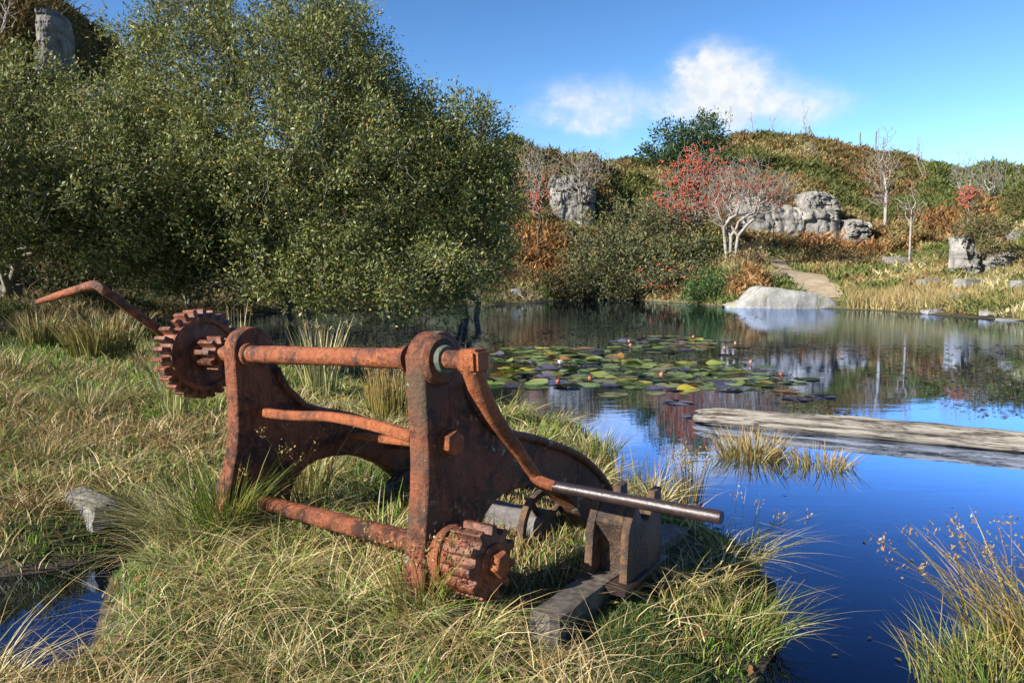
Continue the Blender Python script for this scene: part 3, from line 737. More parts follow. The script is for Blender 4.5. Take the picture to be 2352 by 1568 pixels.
def bankscrub_pick(X, Y, Z, px):
    n2 = fbm(X * .6, Y * .6, 63); n3 = fbm(X * .9 + 5, Y * .9, 67); c = np.zeros((len(X), 3)); c[:] = (.21, .21, .065)
    c[n2 > .52] = (.38, .31, .13); c[n3 > .6] = (.26, .15, .07); c[n2 < .43] = (.12, .15, .04); c[(n3 < .36)] = (.46, .38, .2)
    c[px < 1180] *= .5; c[(px > 1180) & (px < 1640)] *= .7  # willows' shade painted in by darkening the growth's colour
    d = np.abs(px - np.interp(Y, YP, [q[0] for q in pp])) < np.interp(Y, YP, [q[2] for q in pp]) / Y * FPX * 1.05
    return c, ~((Y < 36) & d), rnd(.5, 1.2, len(X))


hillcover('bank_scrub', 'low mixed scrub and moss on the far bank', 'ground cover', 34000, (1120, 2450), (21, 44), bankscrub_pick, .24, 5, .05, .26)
hillcover('bank_scrub', 'low growth coloured darker for the shade beneath the willows', 'ground cover', 14000, (-150, 1180), (13, 36), bankscrub_pick, .2, 5, .05, .26, .16)

# tall pale grass along the right bank
n = 24000
px = rnd(1660, 2450, n); sh = np.interp(px, CK, [COLS[k][0][0] for k in CK]); Y = sh + .1 + np.abs(RNG.normal(0, 2.3, n)); X = (px - 1176) / FPX * Y
Z = height(X, Y); nn = fbm(X * .45, Y * .45, 71); dpath = np.abs(px - np.interp(Y, YP, [q[0] for q in pp])) < np.interp(Y, YP, [q[2] for q in pp]) / Y * FPX * 1.1
ok = (Z > 0) & ((nn > .44) | ((px > 1930) & (Y < 28) & (nn > .36))) & ~(dpath & (Y < 36)) & ((px > 1890) | (Y > 30.5))
X, Y, Z, nn = X[ok], Y[ok], Z[ok], nn[ok]; n = len(X)
col = np.where((nn > .55)[:, None], pal([(.42, .33, .13), (.5, .4, .18), (.36, .24, .09)], n), pal([(.2, .22, .06), (.28, .26, .08), (.36, .27, .10)], n))
v, f, c = blades(np.stack([X, Y, Z], -1), rnd(.14, .5, n) * np.clip(.4 + nn, .5, 1.2), rnd(.016, .032, n), rnd(.1, .5, n), rnd(0, 6.28, n), col, col * 1.05, 2)
tag(link('bank_grass', mesh_np('bank_grass', v, f, c), M_GRASS), 'tall pale yellow grass along the far right bank', 'grass', kind='stuff')


# ------------------------------------------------------------------ rocks
def loft_rock(name, label, x0, outline, depth, yc, zb, mat, seed=0, na=46, rough=.06, cat='rock', group=None, power=.55, yshift=0.):
    """rock lofted along x: outline = [(x, top height)], rounded in depth"""
    xs = np.array([p[0] for p in outline]); hs = np.array([p[1] for p in outline])
    n = 56; t = np.linspace(xs[0], xs[-1], n); H = np.interp(t, xs, hs)
    V = []; ph = np.linspace(-.12 * math.pi, 1.12 * math.pi, na)
    for i in range(n):
        e = math.sin(math.pi * (i + .5) / n) ** .45
        for a in ph:
            c, s_ = math.cos(a), math.sin(a)
            y = -math.copysign(abs(c) ** power, c) * depth * .5 * e
            z = min(1., 1.25 * s_ ** .6) * H[i] if s_ > 0 else s_ * .5
            V.append((t[i], y + yshift * z, z))
    V = np.array(V)
    k = rough
    d = np.stack([fbm(V[:, 0] * 1.7 + q * 13, V[:, 1] * 1.7 + V[:, 2] * 2.1, seed + q * 5, 5) - .5 for q in range(3)], -1)
    V = V + d * k * 2
    F = [[i * na + j, (i + 1) * na + j, (i + 1) * na + j + 1, i * na + j + 1] for i in range(n - 1) for j in range(na - 1)]
    me = mesh_np(name, V, F, smooth=True)
    bm = bmesh.new(); bm.from_mesh(me); bmesh.ops.holes_fill(bm, edges=[e for e in bm.edges if e.is_boundary], sides=0); bpy.data.meshes.remove(me)
    o = link(name, bm_mesh(name, bm, True, 50), mat); o.location = (x0, yc, zb); tag(o, label, cat, group)
    return o


def block_mesh(name, sx, sy, sz, seed, jit=.16, bev=.06):
    """angular weathered stone: hull of a jittered box, then finely roughened"""
    r = random.Random(seed); bm = bmesh.new()
    for x in (-1, 1):
        for y in (-1, 1):
            for z in (-1, 1):
                bm.verts.new((x * .5 * (1 - r.random() * jit * 2), y * .5 * (1 - r.random() * jit * 2), z * .5 * (1 - r.random() * jit * 2)))
    for q in range(7):
        a = r.uniform(0, 6.28); e = r.uniform(-.7, 1.2); bm.verts.new((.56 * math.cos(a) * math.cos(e), .56 * math.sin(a) * math.cos(e), .54 * math.sin(e)))
    h = bmesh.ops.convex_hull(bm, input=bm.verts)
    bmesh.ops.delete(bm, geom=[v for v in bm.verts if not v.link_faces], context='VERTS')
    bmesh.ops.bevel(bm, geom=bm.edges[:], offset=.03, segments=1, affect='EDGES', clamp_overlap=True)
    bmesh.ops.triangulate(bm, faces=bm.faces)
    bmesh.ops.subdivide_edges(bm, edges=bm.edges[:], cuts=2, use_grid_fill=True)
    for v in bm.verts:
        c = v.co; k = float(fbm(c.x * 4 + seed, c.y * 4 + c.z * 5, seed % 97, 4)) - .5
        v.co = Vector((c.x * sx * (1 + k * .22), c.y * sy * (1 + k * .22), c.z * sz * (1 + k * .2)))
    return bm_mesh(name, bm, True, 32)


def stone(name, label, px, py, Y, wpx, hpx, mat=None, seed=0, rot=0., depth=None, tilt=0., group=None, jit=.16, cat='rock'):
    c = at(px, py, Y); sx = wpx / FPX * Y; sz = hpx / FPX * Y
    o = link(name, block_mesh(name, sx * 1.05, depth or sx * .8, sz * 1.25, seed, jit), mat or M_ROCK_FAR)
    gz = float(height(c[0:1], c[1:2])[0]); o.location = (c[0], c[1], min(c[2] - sz * .1, gz + sz * .62)); o.rotation_euler = (0, tilt, rot); tag(o, label, cat, group)
    return o


# long pale boulder half in the water
pX = lambda px, Y: (px - 1176) / FPX * Y
B = [(1662, 703), (1676, 699), (1692, 695), (1712, 679), (1734, 660), (1752, 659), (1800, 665), (1850, 672), (1886, 680), (1900, 690), (1908, 703), (1935, 704), (1962, 708)]
Yb = 27.4
bo = loft_rock('boulder', 'long pale boulder half sunk in the water at the far edge', 0, [(pX(a, Yb), max(.03, zc(b, Yb) + .015)) for a, b in B], 1.7, Yb, 0, M_ROCK, seed=3, rough=.06, power=.32)
stone('boulder', 'dark grey rock on the path above the long boulder', 1775, 633, 31, 56, 16, M_ROCK_GREY, 5, .2)
stone('stone_slab', 'flat pale slab beside the path behind the boulder', 1735, 668, 29, 30, 8, None, 6, .1)
ST = [('squared_stone', 'pale squared granite block leaning by the thin birch', 2062, 574, 35.2, 54, 20, 7, .1, .02), ('stone_slab', 'upper flat slab on the bank below the squared block', 2062, 607, 31.5, 38, 8, 8, 0, .0),
      ('stone_slab', 'lower flat slab on the bank below the squared block', 2058, 621, 30.5, 44, 7, 9, .1, 0), ('boulder', 'rounded boulder in the yellow grass left of centre on the right bank', 2132, 637, 27.5, 44, 20, 10, .3, 0),
      ('boulder', 'larger white boulder in the grass below the rock outcrop', 2226, 645, 26, 58, 24, 11, .2, .05), ('boulder', 'grey flat-topped boulder in grass nearest the right shore', 2204, 676, 24.2, 50, 18, 12, -.1, .06),
      ('boulder', 'white boulder cut by the right picture edge', 2346, 645, 24.5, 38, 22, 13, .1, 0), ('stone_slab', 'mossy slab at the waterline of the right shore', 2140, 714, 23.4, 44, 12, 14, .1, -.12),
      ('stone_slab', 'long low slab at the waterline by the right edge', 2325, 736, 20.6, 70, 10, 15, 0, 0), ('stone_slab', 'low stone at the right shore left of the long slab', 2272, 718, 21.6, 36, 10, 16, .1, 0),
      ('boulder', 'small pale stone on the shaded far left shore', 1186, 671, 31.6, 26, 16, 17, .1, 0)]
for nm, lb, px, py, Y, w, h, sd, rt, tl in ST: stone(nm, lb, px, py, Y, w, h, None, sd, rt, tilt=tl)


def rock_face(name, label, top, base, Y, seed, mat, bw=.8, bh=.55, depth=1.6, cat='rock face', step=.24, edge=9):
    """jointed quarry face: a wall whose blocks step in and out with recessed joints"""
    px0, px1 = top[0][0], top[-1][0]; nx, nz = 90, 46
    xs = np.linspace(px0, px1, nx); tp = np.interp(xs, [t[0] for t in top], [t[1] for t in top]) + (fbm(xs * .12, xs * 0, seed) - .5) * 22
    V = np.zeros((nz, nx, 3))
    for j in range(nz):
        t = j / (nz - 1); py = base + (tp - base) * t
        X = (xs - 1176) / FPX * Y; Zv = CAM_H + (617 - py) / FPX * Y
        wx = X + (fbm(X * .9, Zv * .9, seed + 3) - .5) * .5; wz = Zv + (fbm(X * .8 + 5, Zv * .8, seed + 4) - .5) * .35
        row = np.floor(wz / bh); col = np.floor(wx / bw + hash2(row.astype(np.int64), row.astype(np.int64) * 0, seed))
        off = hash2(col.astype(np.int64), row.astype(np.int64), seed) * step
        fx = np.abs((wx / bw + hash2(row.astype(np.int64), row.astype(np.int64) * 0, seed)) % 1 - .5) * 2; fz = np.abs((wz / bh) % 1 - .5) * 2
        joint = np.clip((np.maximum(fx, fz * .98) - .86) / .14, 0, 1) * .08
        e = np.maximum(np.abs(np.linspace(-1, 1, nx)) ** edge, t ** 30)
        r2 = np.floor(wz / (bh * .42)); c2 = np.floor(wx / (bw * .38) + hash2(r2.astype(np.int64), r2.astype(np.int64) * 0 + 5, seed)); off = off + hash2(c2.astype(np.int64), r2.astype(np.int64), seed + 11) * step * .45
        V[j, :, 0] = X; V[j, :, 1] = Y + off + joint + t * .35 + (fbm(X * 3, Zv * 3, seed + 7) - .5) * .3 + e * depth; V[j, :, 2] = Zv
    b = np.array([V[0, nx // 2, 0], Y, V[0, :, 2].min()])
    idx = np.arange(nx * nz).reshape(nz, nx); F = np.stack([idx[:-1, :-1], idx[:-1, 1:], idx[1:, 1:], idx[1:, :-1]], -1).reshape(-1, 4)
    # sides and top run back into the hill so that the block is closed
    rim = np.concatenate([idx[:, 0], idx[-1, 1:], idx[:-1, -1][::-1]]); VB = V.reshape(-1, 3)[rim].copy(); VB[:, 1] = Y + depth + .5
    k0 = nx * nz; FB = np.array([[rim[q], rim[q + 1], k0 + q + 1, k0 + q] for q in range(len(rim) - 1)])
    me = mesh_np(name, np.concatenate([V.reshape(-1, 3), VB]) - b, np.concatenate([F, FB]), smooth=True)
    bm = bmesh.new(); bm.from_mesh(me); bpy.data.meshes.remove(me)
    o = link(name, bm_mesh(name, bm, True, 30), mat); o.location = b; tag(o, label, cat)
    return o


rock_face('rock_face', 'pale vertical quarry face behind the bare spreading tree', [(1255, 430), (1268, 402), (1300, 396), (1340, 404), (1368, 430), (1376, 470)], 540, 42.4, 1, M_ROCK_FAR, 1.0, .8)
rock_face('rock_face', 'long pale quarry face behind the white-trunked rowan', [(1676, 480), (1700, 452), (1760, 446), (1800, 470), (1840, 474), (1900, 482), (1945, 498), (1958, 526)], 590, 41.2, 2, M_ROCK_FAR, 1.7, 1.3, step=.2)
rock_face('rock_face', 'broken white ledges above the long quarry face', [(1838, 470), (1852, 448), (1880, 438), (1905, 442), (1926, 452), (1936, 476)], 492, 42.6, 3, M_ROCK_FAR, .55, .32)
rock_face('stone_pile', 'heap of stacked white stones at the right end of the quarry face', [(1946, 530), (1958, 508), (1985, 500), (2006, 506), (2014, 530)], 570, 40.6, 4, M_ROCK_FAR, .38, .17, cat='stone pile', step=.4)
rock_face('rock_face', 'square-edged white outcrop on the right bank under heather', [(2214, 556), (2220, 540), (2245, 540), (2262, 552), (2268, 575)], 650, 29.6, 5, M_ROCK_FAR, .55, .34, depth=.7, cat='rock', step=.45, edge=5)
rock_face('rock_face', 'sloping pale ledge right of the square-edged outcrop', [(2266, 606), (2285, 590), (2312, 578), (2336, 572), (2352, 580)], 645, 29.6, 6, M_ROCK_FAR, .7, .3, cat='rock')
stone('boulder', 'pale rock showing on the upper right bank by the edge', 2328, 532, 33, 30, 20, None, 33)
stone('boulder', 'flat pale rock on the skyline right of the big willow', 1176, 340, 47, 40, 12, None, 34)
stone('boulder', 'small pale rock in heather above the shrub', 1432, 493, 46, 34, 12, None, 35)
stone('boulder', 'pale stone in the bracken left of the grey-green shrub', 1305, 500, 41, 30, 16, None, 36)
stone('stone_slab', 'grey ledge in heather left of the tall birch', 1984, 433, 58, 34, 8, None, 37)
# crag at the upper left
rock_face('crag', 'tall layered granite crag on the dark ridge at upper left', [(80, 75), (86, 34), (104, 21), (124, 22), (142, 36), (152, 80)], 190, 29.4, 18, M_ROCK_GREY, 1.6, .36, 1.0, 'crag', .12, 3)
rock_face('rock_face', 'grey quarry wall glimpsed through the left willow', [(140, 200), (200, 180), (270, 190), (330, 230), (360, 300)], 430, 29.2, 9, M_ROCK_GREY, 1.2, .9)
# granite block in the foreground grass, left
def gstone(name, label, px, py, sx, sy, sz, rot, seed, sink=.4, mat=M_ROCK, cat='stone'):
    p = atz(px, py, .12); o = link(name, block_mesh(name, sx, sy, sz, seed, .14, .1), mat); o.location = (p[0], p[1], float(height(p[0:1], p[1:2])[0]) + sz * (.5 - sink)); o.rotation_euler = (.05, -.06, rot); tag(o, label, cat)
    return o
gstone('granite_block', 'pale granite block lying in the grass left of the winch', 205, 1185, .15, .42, .13, .85, 41, .45, M_ROCK_FAR)
gstone('granite_block', 'dark wet stone in grass at the left edge', 6, 745, .9, .6, .45, .2, 42, .3, M_ROCK_GREY)

# posts on the skyline
def post(label, px, pytop, Y, hgt, brace=False):
    p = onground(px, Y, .2); top = at(px, pytop, Y)[2]; h = max(hgt, top - p[2])
    bm = bmesh.new(); bmesh.ops.create_cone(bm, cap_ends=True, segments=8, radius1=.09, radius2=.075, depth=h); bmesh.ops.translate(bm, verts=bm.verts, vec=(0, 0, h / 2))
    o = empty('fence_post', p); tag(o, label, 'fence post', 'fence posts on the hill crest')
    link('stake', bm_mesh('stake', bm), M_BARK, o)
    if brace:
        bm = bmesh.new(); bmesh.ops.create_cone(bm, cap_ends=True, segments=8, radius1=.07, radius2=.07, depth=h * 1.15)
        m = Matrix.Translation((h * .28, 0, h * .45)) @ Matrix.Rotation(-.62, 4, 'Y'); bmesh.ops.transform(bm, matrix=m, verts=bm.verts); link('brace', bm_mesh('brace', bm), M_BARK, o)
        bm = bmesh.new(); bmesh.ops.create_cone(bm, cap_ends=True, segments=8, radius1=.085, radius2=.075, depth=h * .97); bmesh.ops.translate(bm, verts=bm.verts, vec=(-.32, .1, h * .48)); link('stake', bm_mesh('stake', bm), M_BARK, o)
post('double braced wooden post on the crest of the brown hill', 1845, 289, 77, 1.6, True)
post('thin short fence post on the crest right of the braced post', 1960, 305, 79, 1.0)
post('taller fence post on the crest left of the tall birch', 1996, 302, 79, 1.2)

# ------------------------------------------------------------------ the winch
L0 = at(565, 813, 3.48); R0 = at(929, 823, 2.87)
ax_a = R0 - L0; WL = np.linalg.norm(ax_a); ax_a /= WL
ax_u = np.cross([0, 0, 1], ax_a); ax_u /= np.linalg.norm(ax_u); ax_v = np.cross(ax_a, ax_u)
winch = empty('hand_winch'); tag(winch, 'rusty cast-iron hand winch with two cranks standing in the grass by the pond', 'winch')
winch.matrix_world = Matrix(((ax_a[0], ax_u[0], ax_v[0], L0[0]), (ax_a[1], ax_u[1], ax_v[1], L0[1]), (ax_a[2], ax_u[2], ax_v[2], L0[2]), (0, 0, 0, 1)))


def wl(px, py, s):
    """picture point -> winch coordinates on the plane at distance s along the axle"""
    o = L0 + ax_a * s; r = ray(px, py); q = CAMP + r * (np.dot(o - CAMP, ax_a) / np.dot(r, ax_a)) - L0
    return np.array([s, q @ ax_u, q @ ax_v])


def wpart(name, me, mat, parent=None):
    o = link(name, me, mat); o.parent = parent or winch
    return o


def smooth_closed(pts, it=2):
    p = np.array(pts, float)
    for _ in range(it):
        q = np.roll(p, -1, 0); p = np.stack([.75 * p + .25 * q, .25 * p + .75 * q], 1).reshape(-1, 2)
    return p


def plate(name, pts, x0, x1, bev=.012, segs=3):
    bm = bmesh.new(); vs_ = [bm.verts.new((x0, a, b)) for a, b in pts]; f = bm.faces.new(vs_)
    r = bmesh.ops.extrude_face_region(bm, geom=[f]); nv = [e for e in r['geom'] if isinstance(e, bmesh.types.BMVert)]
    bmesh.ops.translate(bm, verts=nv, vec=(x1 - x0, 0, 0)); bmesh.ops.recalc_face_normals(bm, faces=bm.faces)
    if bev:
        eds = [e for e in bm.edges if abs(e.verts[0].co.x - e.verts[1].co.x) < 1e-6]
        bmesh.ops.bevel(bm, geom=eds, offset=bev, segments=segs, affect='EDGES', profile=.5, clamp_overlap=True)
    return bm_mesh(name, bm, True, 35)


def lathe(name, prof, cy=0., cz=0., n=40, wob=0., seed=0, close=True):
    """prof = [(x, r)] around a line parallel to the axle"""
    bm = bmesh.new(); rings = []
    for i, (x, r) in enumerate(prof):
        ring = []
        for k in range(n):
            a = 2 * math.pi * k / n; w = 1 + wob * (float(fbm(math.cos(a) * 1.5 + x * 3 + 5, math.sin(a) * 1.5 + x * 2 + 9, seed)) - .5)
            ring.append(bm.verts.new((x, cy + r * w * math.cos(a), cz + r * w * math.sin(a))))
        rings.append(ring)
    for i in range(len(rings) - 1):
        for k in range(n): bm.faces.new((rings[i][k], rings[i][(k + 1) % n], rings[i + 1][(k + 1) % n], rings[i + 1][k]))
    if close: bm.faces.new(rings[0]); bm.faces.new(rings[-1])
    else:
        for k in range(n): bm.faces.new((rings[-1][k], rings[-1][(k + 1) % n], rings[0][(k + 1) % n], rings[0][k]))
    return bm_mesh(name, bm, True, 38)


def gear_pts(n, rr_, rt, cy, cz, ph=0., wr=.56, wt=.34):
    p = []
    for k in range(n):
        a = 2 * math.pi * k / n + ph; st = 2 * math.pi / n
        for da, r in ((-wr / 2 - .03, rr_), (-wr / 2 + .03, rr_ + (rt - rr_) * .12), (-wt / 2 - .03, rt * .985), (-wt / 2 + .03, rt), (wt / 2 - .03, rt), (wt / 2 + .03, rt * .985), (wr / 2 - .03, rr_ + (rt - rr_) * .12), (wr / 2 + .03, rr_)):
            p.append((cy + r * math.cos(a + da * st), cz + r * math.sin(a + da * st)))
    return p


def sweep(name, pts, radii, n=20, square=0., wob=.04, seed=0, sub=6, flat=None):
    """rounded bar swept along a smoothed path; flat = per-point squash (across, along)"""
    P0 = np.array(pts, float); R0_ = np.array(radii, float); k = len(P0); T = np.linspace(0, k - 1, (k - 1) * sub + 1)
    def cr(A):
        out = []
        for t in T:
            i = min(int(t), k - 2); f = t - i; a, b, c, d = A[max(i - 1, 0)], A[i], A[i + 1], A[min(i + 2, k - 1)]
            out.append(.5 * ((2 * b) + (c - a) * f + (2 * a - 5 * b + 4 * c - d) * f * f + (3 * b - a - 3 * c + d) * f ** 3))
        return np.array(out)
    Q = cr(P0); R = cr(R0_[:, None])[:, 0]; FL = None if flat is None else cr(np.array(flat, float))
    bm = bmesh.new(); rings = []; u = None
    for i in range(len(Q)):
        d = unit(Q[min(i + 1, len(Q) - 1)] - Q[max(i - 1, 0)])
        if u is None: u = unit(np.cross(d, [0.3, 0.1, 1.0]))
        u = unit(u - d * (u @ d)); v = np.cross(d, u)
        ring = []
        for q in range(n):
            a = 2 * math.pi * q / n; c, s_ = math.cos(a), math.sin(a); pw = 1 - square * .55
            c = math.copysign(abs(c) ** pw, c); s_ = math.copysign(abs(s_) ** pw, s_)
            w = R[i] * (1 + wob * (float(fbm(c * 2 + i * .45 + seed, s_ * 2 + i * .3, seed, 3)) - .5) * 2)
            if FL is not None: c *= FL[i][0]; s_ *= FL[i][1]
            ring.append(bm.verts.new(Q[i] + (u * c + v * s_) * w))
        rings.append(ring)
    for i in range(len(rings) - 1):
        for q in range(n): bm.faces.new((rings[i][q], rings[i][(q + 1) % n], rings[i + 1][(q + 1) % n], rings[i + 1][q]))
    for rg in (rings[0], rings[-1]):
        f = bm.faces.new(rg); r = bmesh.ops.inset_individual(bm, faces=[f], thickness=R.min() * .25, depth=0)
    return bm_mesh(name, bm, True, 45)


SI = WL + .061; SO = SI + .095                                # inner and outer face of the right frame
head = [(.045 + .108 * math.cos(a), .012 + .108 * math.sin(a)) for a in np.linspace(math.radians(8), math.radians(178), 26)]
front = [(-.063, -.10), (-.062, -.22), (-.063, -.34), (-.072, -.44), (-.09, -.55), (-.112, -.66), (-.12, -.76), (-.112, -.86), (-.10, -1.02)]
front_far = [(-.062, -.10), (-.062, -.22), (-.066, -.33), (-.085, -.44), (-.12, -.55), (-.16, -.65), (-.185, -.74), (-.195, -.86), (-.19, -1.02)]
bot1 = [(.10, -1.02)]
arch = [(.16, -.86), (.185, -.74), (.205, -.66), (.245, -.605), (.30, -.568), (.37, -.55), (.47, -.55), (.57, -.565), (.68, -.60), (.79, -.66), (.89, -.74), (.96, -.84), (.98, -1.02)]
rear = [(1.26, -1.02), (1.265, -.92), (1.235, -.80), (1.17, -.69), (1.08, -.595), (.97, -.515), (.84, -.445), (.70, -.39), (.58, -.345), (.48, -.315), (.40, -.292), (.33, -.265), (.27, -.225), (.225, -.18), (.195, -.13), (.175, -.08), (.162, -.03)]
PROF = head + front + bot1 + arch + rear
for nm, x0, x1, mt in (('side_frame', -.085, .0, M_RUST_EDGE), ('side_frame', SI, SO, M_RUST_LICHEN)):
    dv = -.022 if x0 > 0 else 0.
    fo = wpart('side_frame', plate('side_frame', [(a_, b_ + dv) for a_, b_ in (PROF if x0 > 0 else head + front_far + bot1 + arch + rear)], x0, x1, .014, 3), mt)
    # raised bead following the rim on the outer and inner face
    if mt is M_RUST_LICHEN: fo['label'] = 'near side frame with grey lichen on its rounded head'
for x_, dv, mt in ((.0, 0., M_RUST_EDGE), (SO, -.022, M_RUST_LICHEN)):
    ed = [np.array([x_ + .004, a_ + (-.020 if b_ > -.3 else -.012), b_ + dv - (.016 if b_ <= -.26 else 0.)]) for a_, b_ in rear[1:-1]]
    wpart('rim_bead', sweep('rim_bead', ed, [.017] * len(ed), 10, .3, .06, 51, sub=3), mt)
# axle, journals, collars
sh = .038
wpart('axle', lathe('axle', [(-.52, .026)] + [(x, sh * (1 + .03 * math.sin(x * 9))) for x in np.linspace(-.50, SI - .03, 24)] + [(SI - .028, .034), (SO + .15, .034)], n=36, wob=.06, seed=4), M_RUST)
wpart('collar', lathe('collar', [(.012, .044), (.018, .05), (.032, .05), (.038, .042)], n=36), M_RUST)
wpart('collar', lathe('collar', [(SI - .052, .040), (SI - .048, .051), (SI - .030, .051), (SI - .026, .040)], n=36), M_RUST)
wpart('bearing_boss', lathe('bearing_boss', [(SO - .004, .088), (SO + .004, .092), (SO + .018, .090), (SO + .030, .078), (SO + .032, .05)], .012, -.004, n=44, wob=.05, seed=7), M_RUST_LICHEN)
wpart('bronze_bush', lathe('bronze_bush', [(SO + .02, .050), (SO + .05, .051), (SO + .056, .047), (SO + .056, .030)], .002, 0, n=40, wob=.04), M_BRONZE)
# right crank
hub0 = SO + .130; hub1 = SO + .222
bm = bmesh.new(); bmesh.ops.create_cube(bm, size=1); bmesh.ops.scale(bm, vec=(hub1 - hub0, .080, .084), verts=bm.verts); bmesh.ops.translate(bm, vec=((hub0 + hub1) / 2, 0, -.002), verts=bm.verts)
bmesh.ops.bevel(bm, geom=bm.edges[:], offset=.012, segments=3, affect='EDGES')
cr_s = (hub0 + hub1) / 2
arm_pts = [wl(1078, 832, cr_s), wl(1100, 890, cr_s), wl(1140, 965, cr_s), wl(1190, 1035, cr_s), wl(1222, 1082, cr_s)]
el = wl(1238, 1102, cr_s + .02); hd0 = wl(1275, 1117, cr_s + .09)
# find the length of the handle so that its end falls where it is seen
best = min((abs((lambda w: (w[0] / (w[1] * CP - (w[2] - CAM_H) * SP)) * FPX + 1176 - 1650)(L0 + ax_a * s + ax_u * hd0[1] + ax_v * hd0[2])), s) for s in np.linspace(cr_s + .3, cr_s + 1.2, 200))[1]
hend = wl(1655, 1188, best)
crank = wpart('crank', bm_mesh('crank', bm, True, 40), M_RUST_ORANGE)
wpart('crank_arm', sweep('crank_arm', arm_pts + [el, hd0], [.030, .032, .027, .0235, .022, .021, .0205], 20, .45, .10, 3, flat=[(1, 1.1), (1, 1.1), (1, 1.05), (1, 1), (1, 1), (1, 1), (1, 1)]), M_RUST_ORANGE, crank)
mid = [hd0 + (hend - hd0) * t for t in (0, .25, .5, .75, .985, 1.0)]
wpart('crank_handle', sweep('crank_handle', mid, [.0205, .0215, .022, .0225, .023, .017], 22, 0, .05, 9), M_RUST_DARK, crank)
# left side: pinion, large gear, crank
wpart('pinion', plate('pinion', gear_pts(9, .048, .08, 0, 0, .2), -.32, -.175, .004, 2), M_RUST_GEAR)
wpart('axle_end', lathe('axle_end', [(-.20, .030), (-.195, .036), (-.12, .037), (-.085, .037)], n=30, wob=.05), M_RUST_ORANGE)
gc = np.array([0., 0., -.004]); GX0, GX1 = -.43, -.335
gear = wpart('gear_wheel', plate('gear_wheel', gear_pts(26, .174, .212, gc[1], gc[2], .05), GX0, GX1, .004, 2), M_RUST_GEAR)
wpart('gear_rim', lathe('gear_rim', [(GX1 - .002, .172), (GX1 + .012, .170), (GX1 + .012, .150), (GX1 - .002, .147)], gc[1], gc[2], 60), M_RUST, gear)
wpart('gear_hub', lathe('gear_hub', [(GX1 - .01, .075), (-.30, .065)], gc[1], gc[2], 36), M_RUST, gear)
ls = -.49
la = [wl(452, 812, ls), wl(400, 780, ls), wl(340, 740, ls), wl(275, 693, ls), wl(240, 668, ls), wl(226, 658, ls - .012), wl(216, 655, ls - .04), wl(190, 661, ls - .13)]
crank2 = wpart('crank', lathe('crank', [(ls - .05, .05), (ls + .05, .05)], 0, 0, 30), M_RUST)
wpart('crank_arm', sweep('crank_arm', la, [.026, .025, .022, .0205, .020, .020, .0195, .019], 20, .5, .08, 13), M_RUST, crank2)
lh0 = la[-1]; lh1 = wl(86, 694, ls - .42)
wpart('crank_handle', sweep('crank_handle', [lh0, lh0 + (lh1 - lh0) * .33, lh0 + (lh1 - lh0) * .66, lh1], [.019, .0185, .017, .012], 20, .1, .05, 15), M_RUST, crank2)
# tie rods between the frames
t0 = wl(602, 946, .0); t1 = np.array([SI, .04, -.285]); t1 = wl(950, 1003, SI)
wpart('tie_rod', sweep('tie_rod', [t0 - (t1 - t0) * .06, t0 + (t1 - t0) * .2 + [0, 0, .004], t0 + (t1 - t0) * .5 + [0, 0, .026], t0 + (t1 - t0) * .75 + [0, 0, .022], t1], [.021, .022, .021, .022, .023], 20, .7, .08, 21), M_RUST_ORANGE)
s0 = wl(795, 998, .02); s1 = wl(950, 1002, SI)
s0 = np.array([0., .56, -.46]); s1 = np.array([SI, .56, -.455])
wpart('tie_rod', sweep('tie_rod', [s0, s0 * .5 + s1 * .5, s1], [.02, .02, .02], 16, .8, .06, 23), M_RUST_ORANGE)
s0 = np.array([-.02, .86, -.56]); s1 = np.array([SI, .86, -.555])
wpart('tie_rod', sweep('tie_rod', [s0, s0 * .5 + s1 * .5, s1], [.02, .02, .02], 16, .8, .06, 24), M_RUST)
lo0 = np.array([-.03, .01, -.665]); lo1 = np.array([SI + .02, .015, -.70])
wpart('lower_shaft', sweep('lower_shaft', [lo0 + (lo1 - lo0) * t for t in (0, .2, .4, .6, .8, 1)], [.031, .033, .036, .038, .038, .037], 24, .2, .12, 31), M_RUST_EDGE)
# large bolt on the near frame
bc = wl(1038, 1016, SO + .02)
hexp = lambda r, cy, cz, ph=0., n=6: [(cy + r * math.cos(ph + k * 2 * math.pi / n), cz + r * math.sin(ph + k * 2 * math.pi / n)) for k in range(n)]
bolt = wpart('bolt', plate('bolt', hexp(.048, bc[1], bc[2], .4), SO, SO + .045, .007, 2), M_RUST_ORANGE)
wpart('washer', lathe('washer', [(SO - .002, .056), (SO + .008, .056)], bc[1], bc[2], 28), M_RUST, bolt)
# lower pinion outside the near frame
pc = np.array([0, .02, -.708])
wpart('shaft_collar', lathe('shaft_collar', [(SO, .112), (SO + .03, .116), (SO + .045, .108), (SO + .047, .05)], pc[1], pc[2], 44, .04, 5), M_RUST)
wpart('shaft_collar', lathe('shaft_collar', [(SO + .045, .094), (SO + .06, .10), (SO + .08, .094)], pc[1], pc[2], 40, .04, 6), M_RUST)
lp = wpart('pinion', plate('pinion', gear_pts(11, .100, .130, pc[1], pc[2], .28), SO + .075, SO + .212, .006, 2), M_RUST_GEAR)
wpart('nut', plate('nut', hexp(.047, pc[1] + .005, pc[2], .2), SO + .21, SO + .26, .012, 3), M_RUST_ORANGE, lp)
wpart('stub', lathe('stub', [(SO + .208, .072), (SO + .222, .068), (SO + .222, .02)], pc[1], pc[2], 34, .06), M_RUST, lp)
# worn hub outside the far frame
wpart('worn_hub', lathe('worn_hub', [(-.085, .07), (-.13, .10), (-.17, .108), (-.21, .10), (-.225, .06), (-.21, .055)], .02, -.655, 36, .12, 11), M_RUST_DARK)
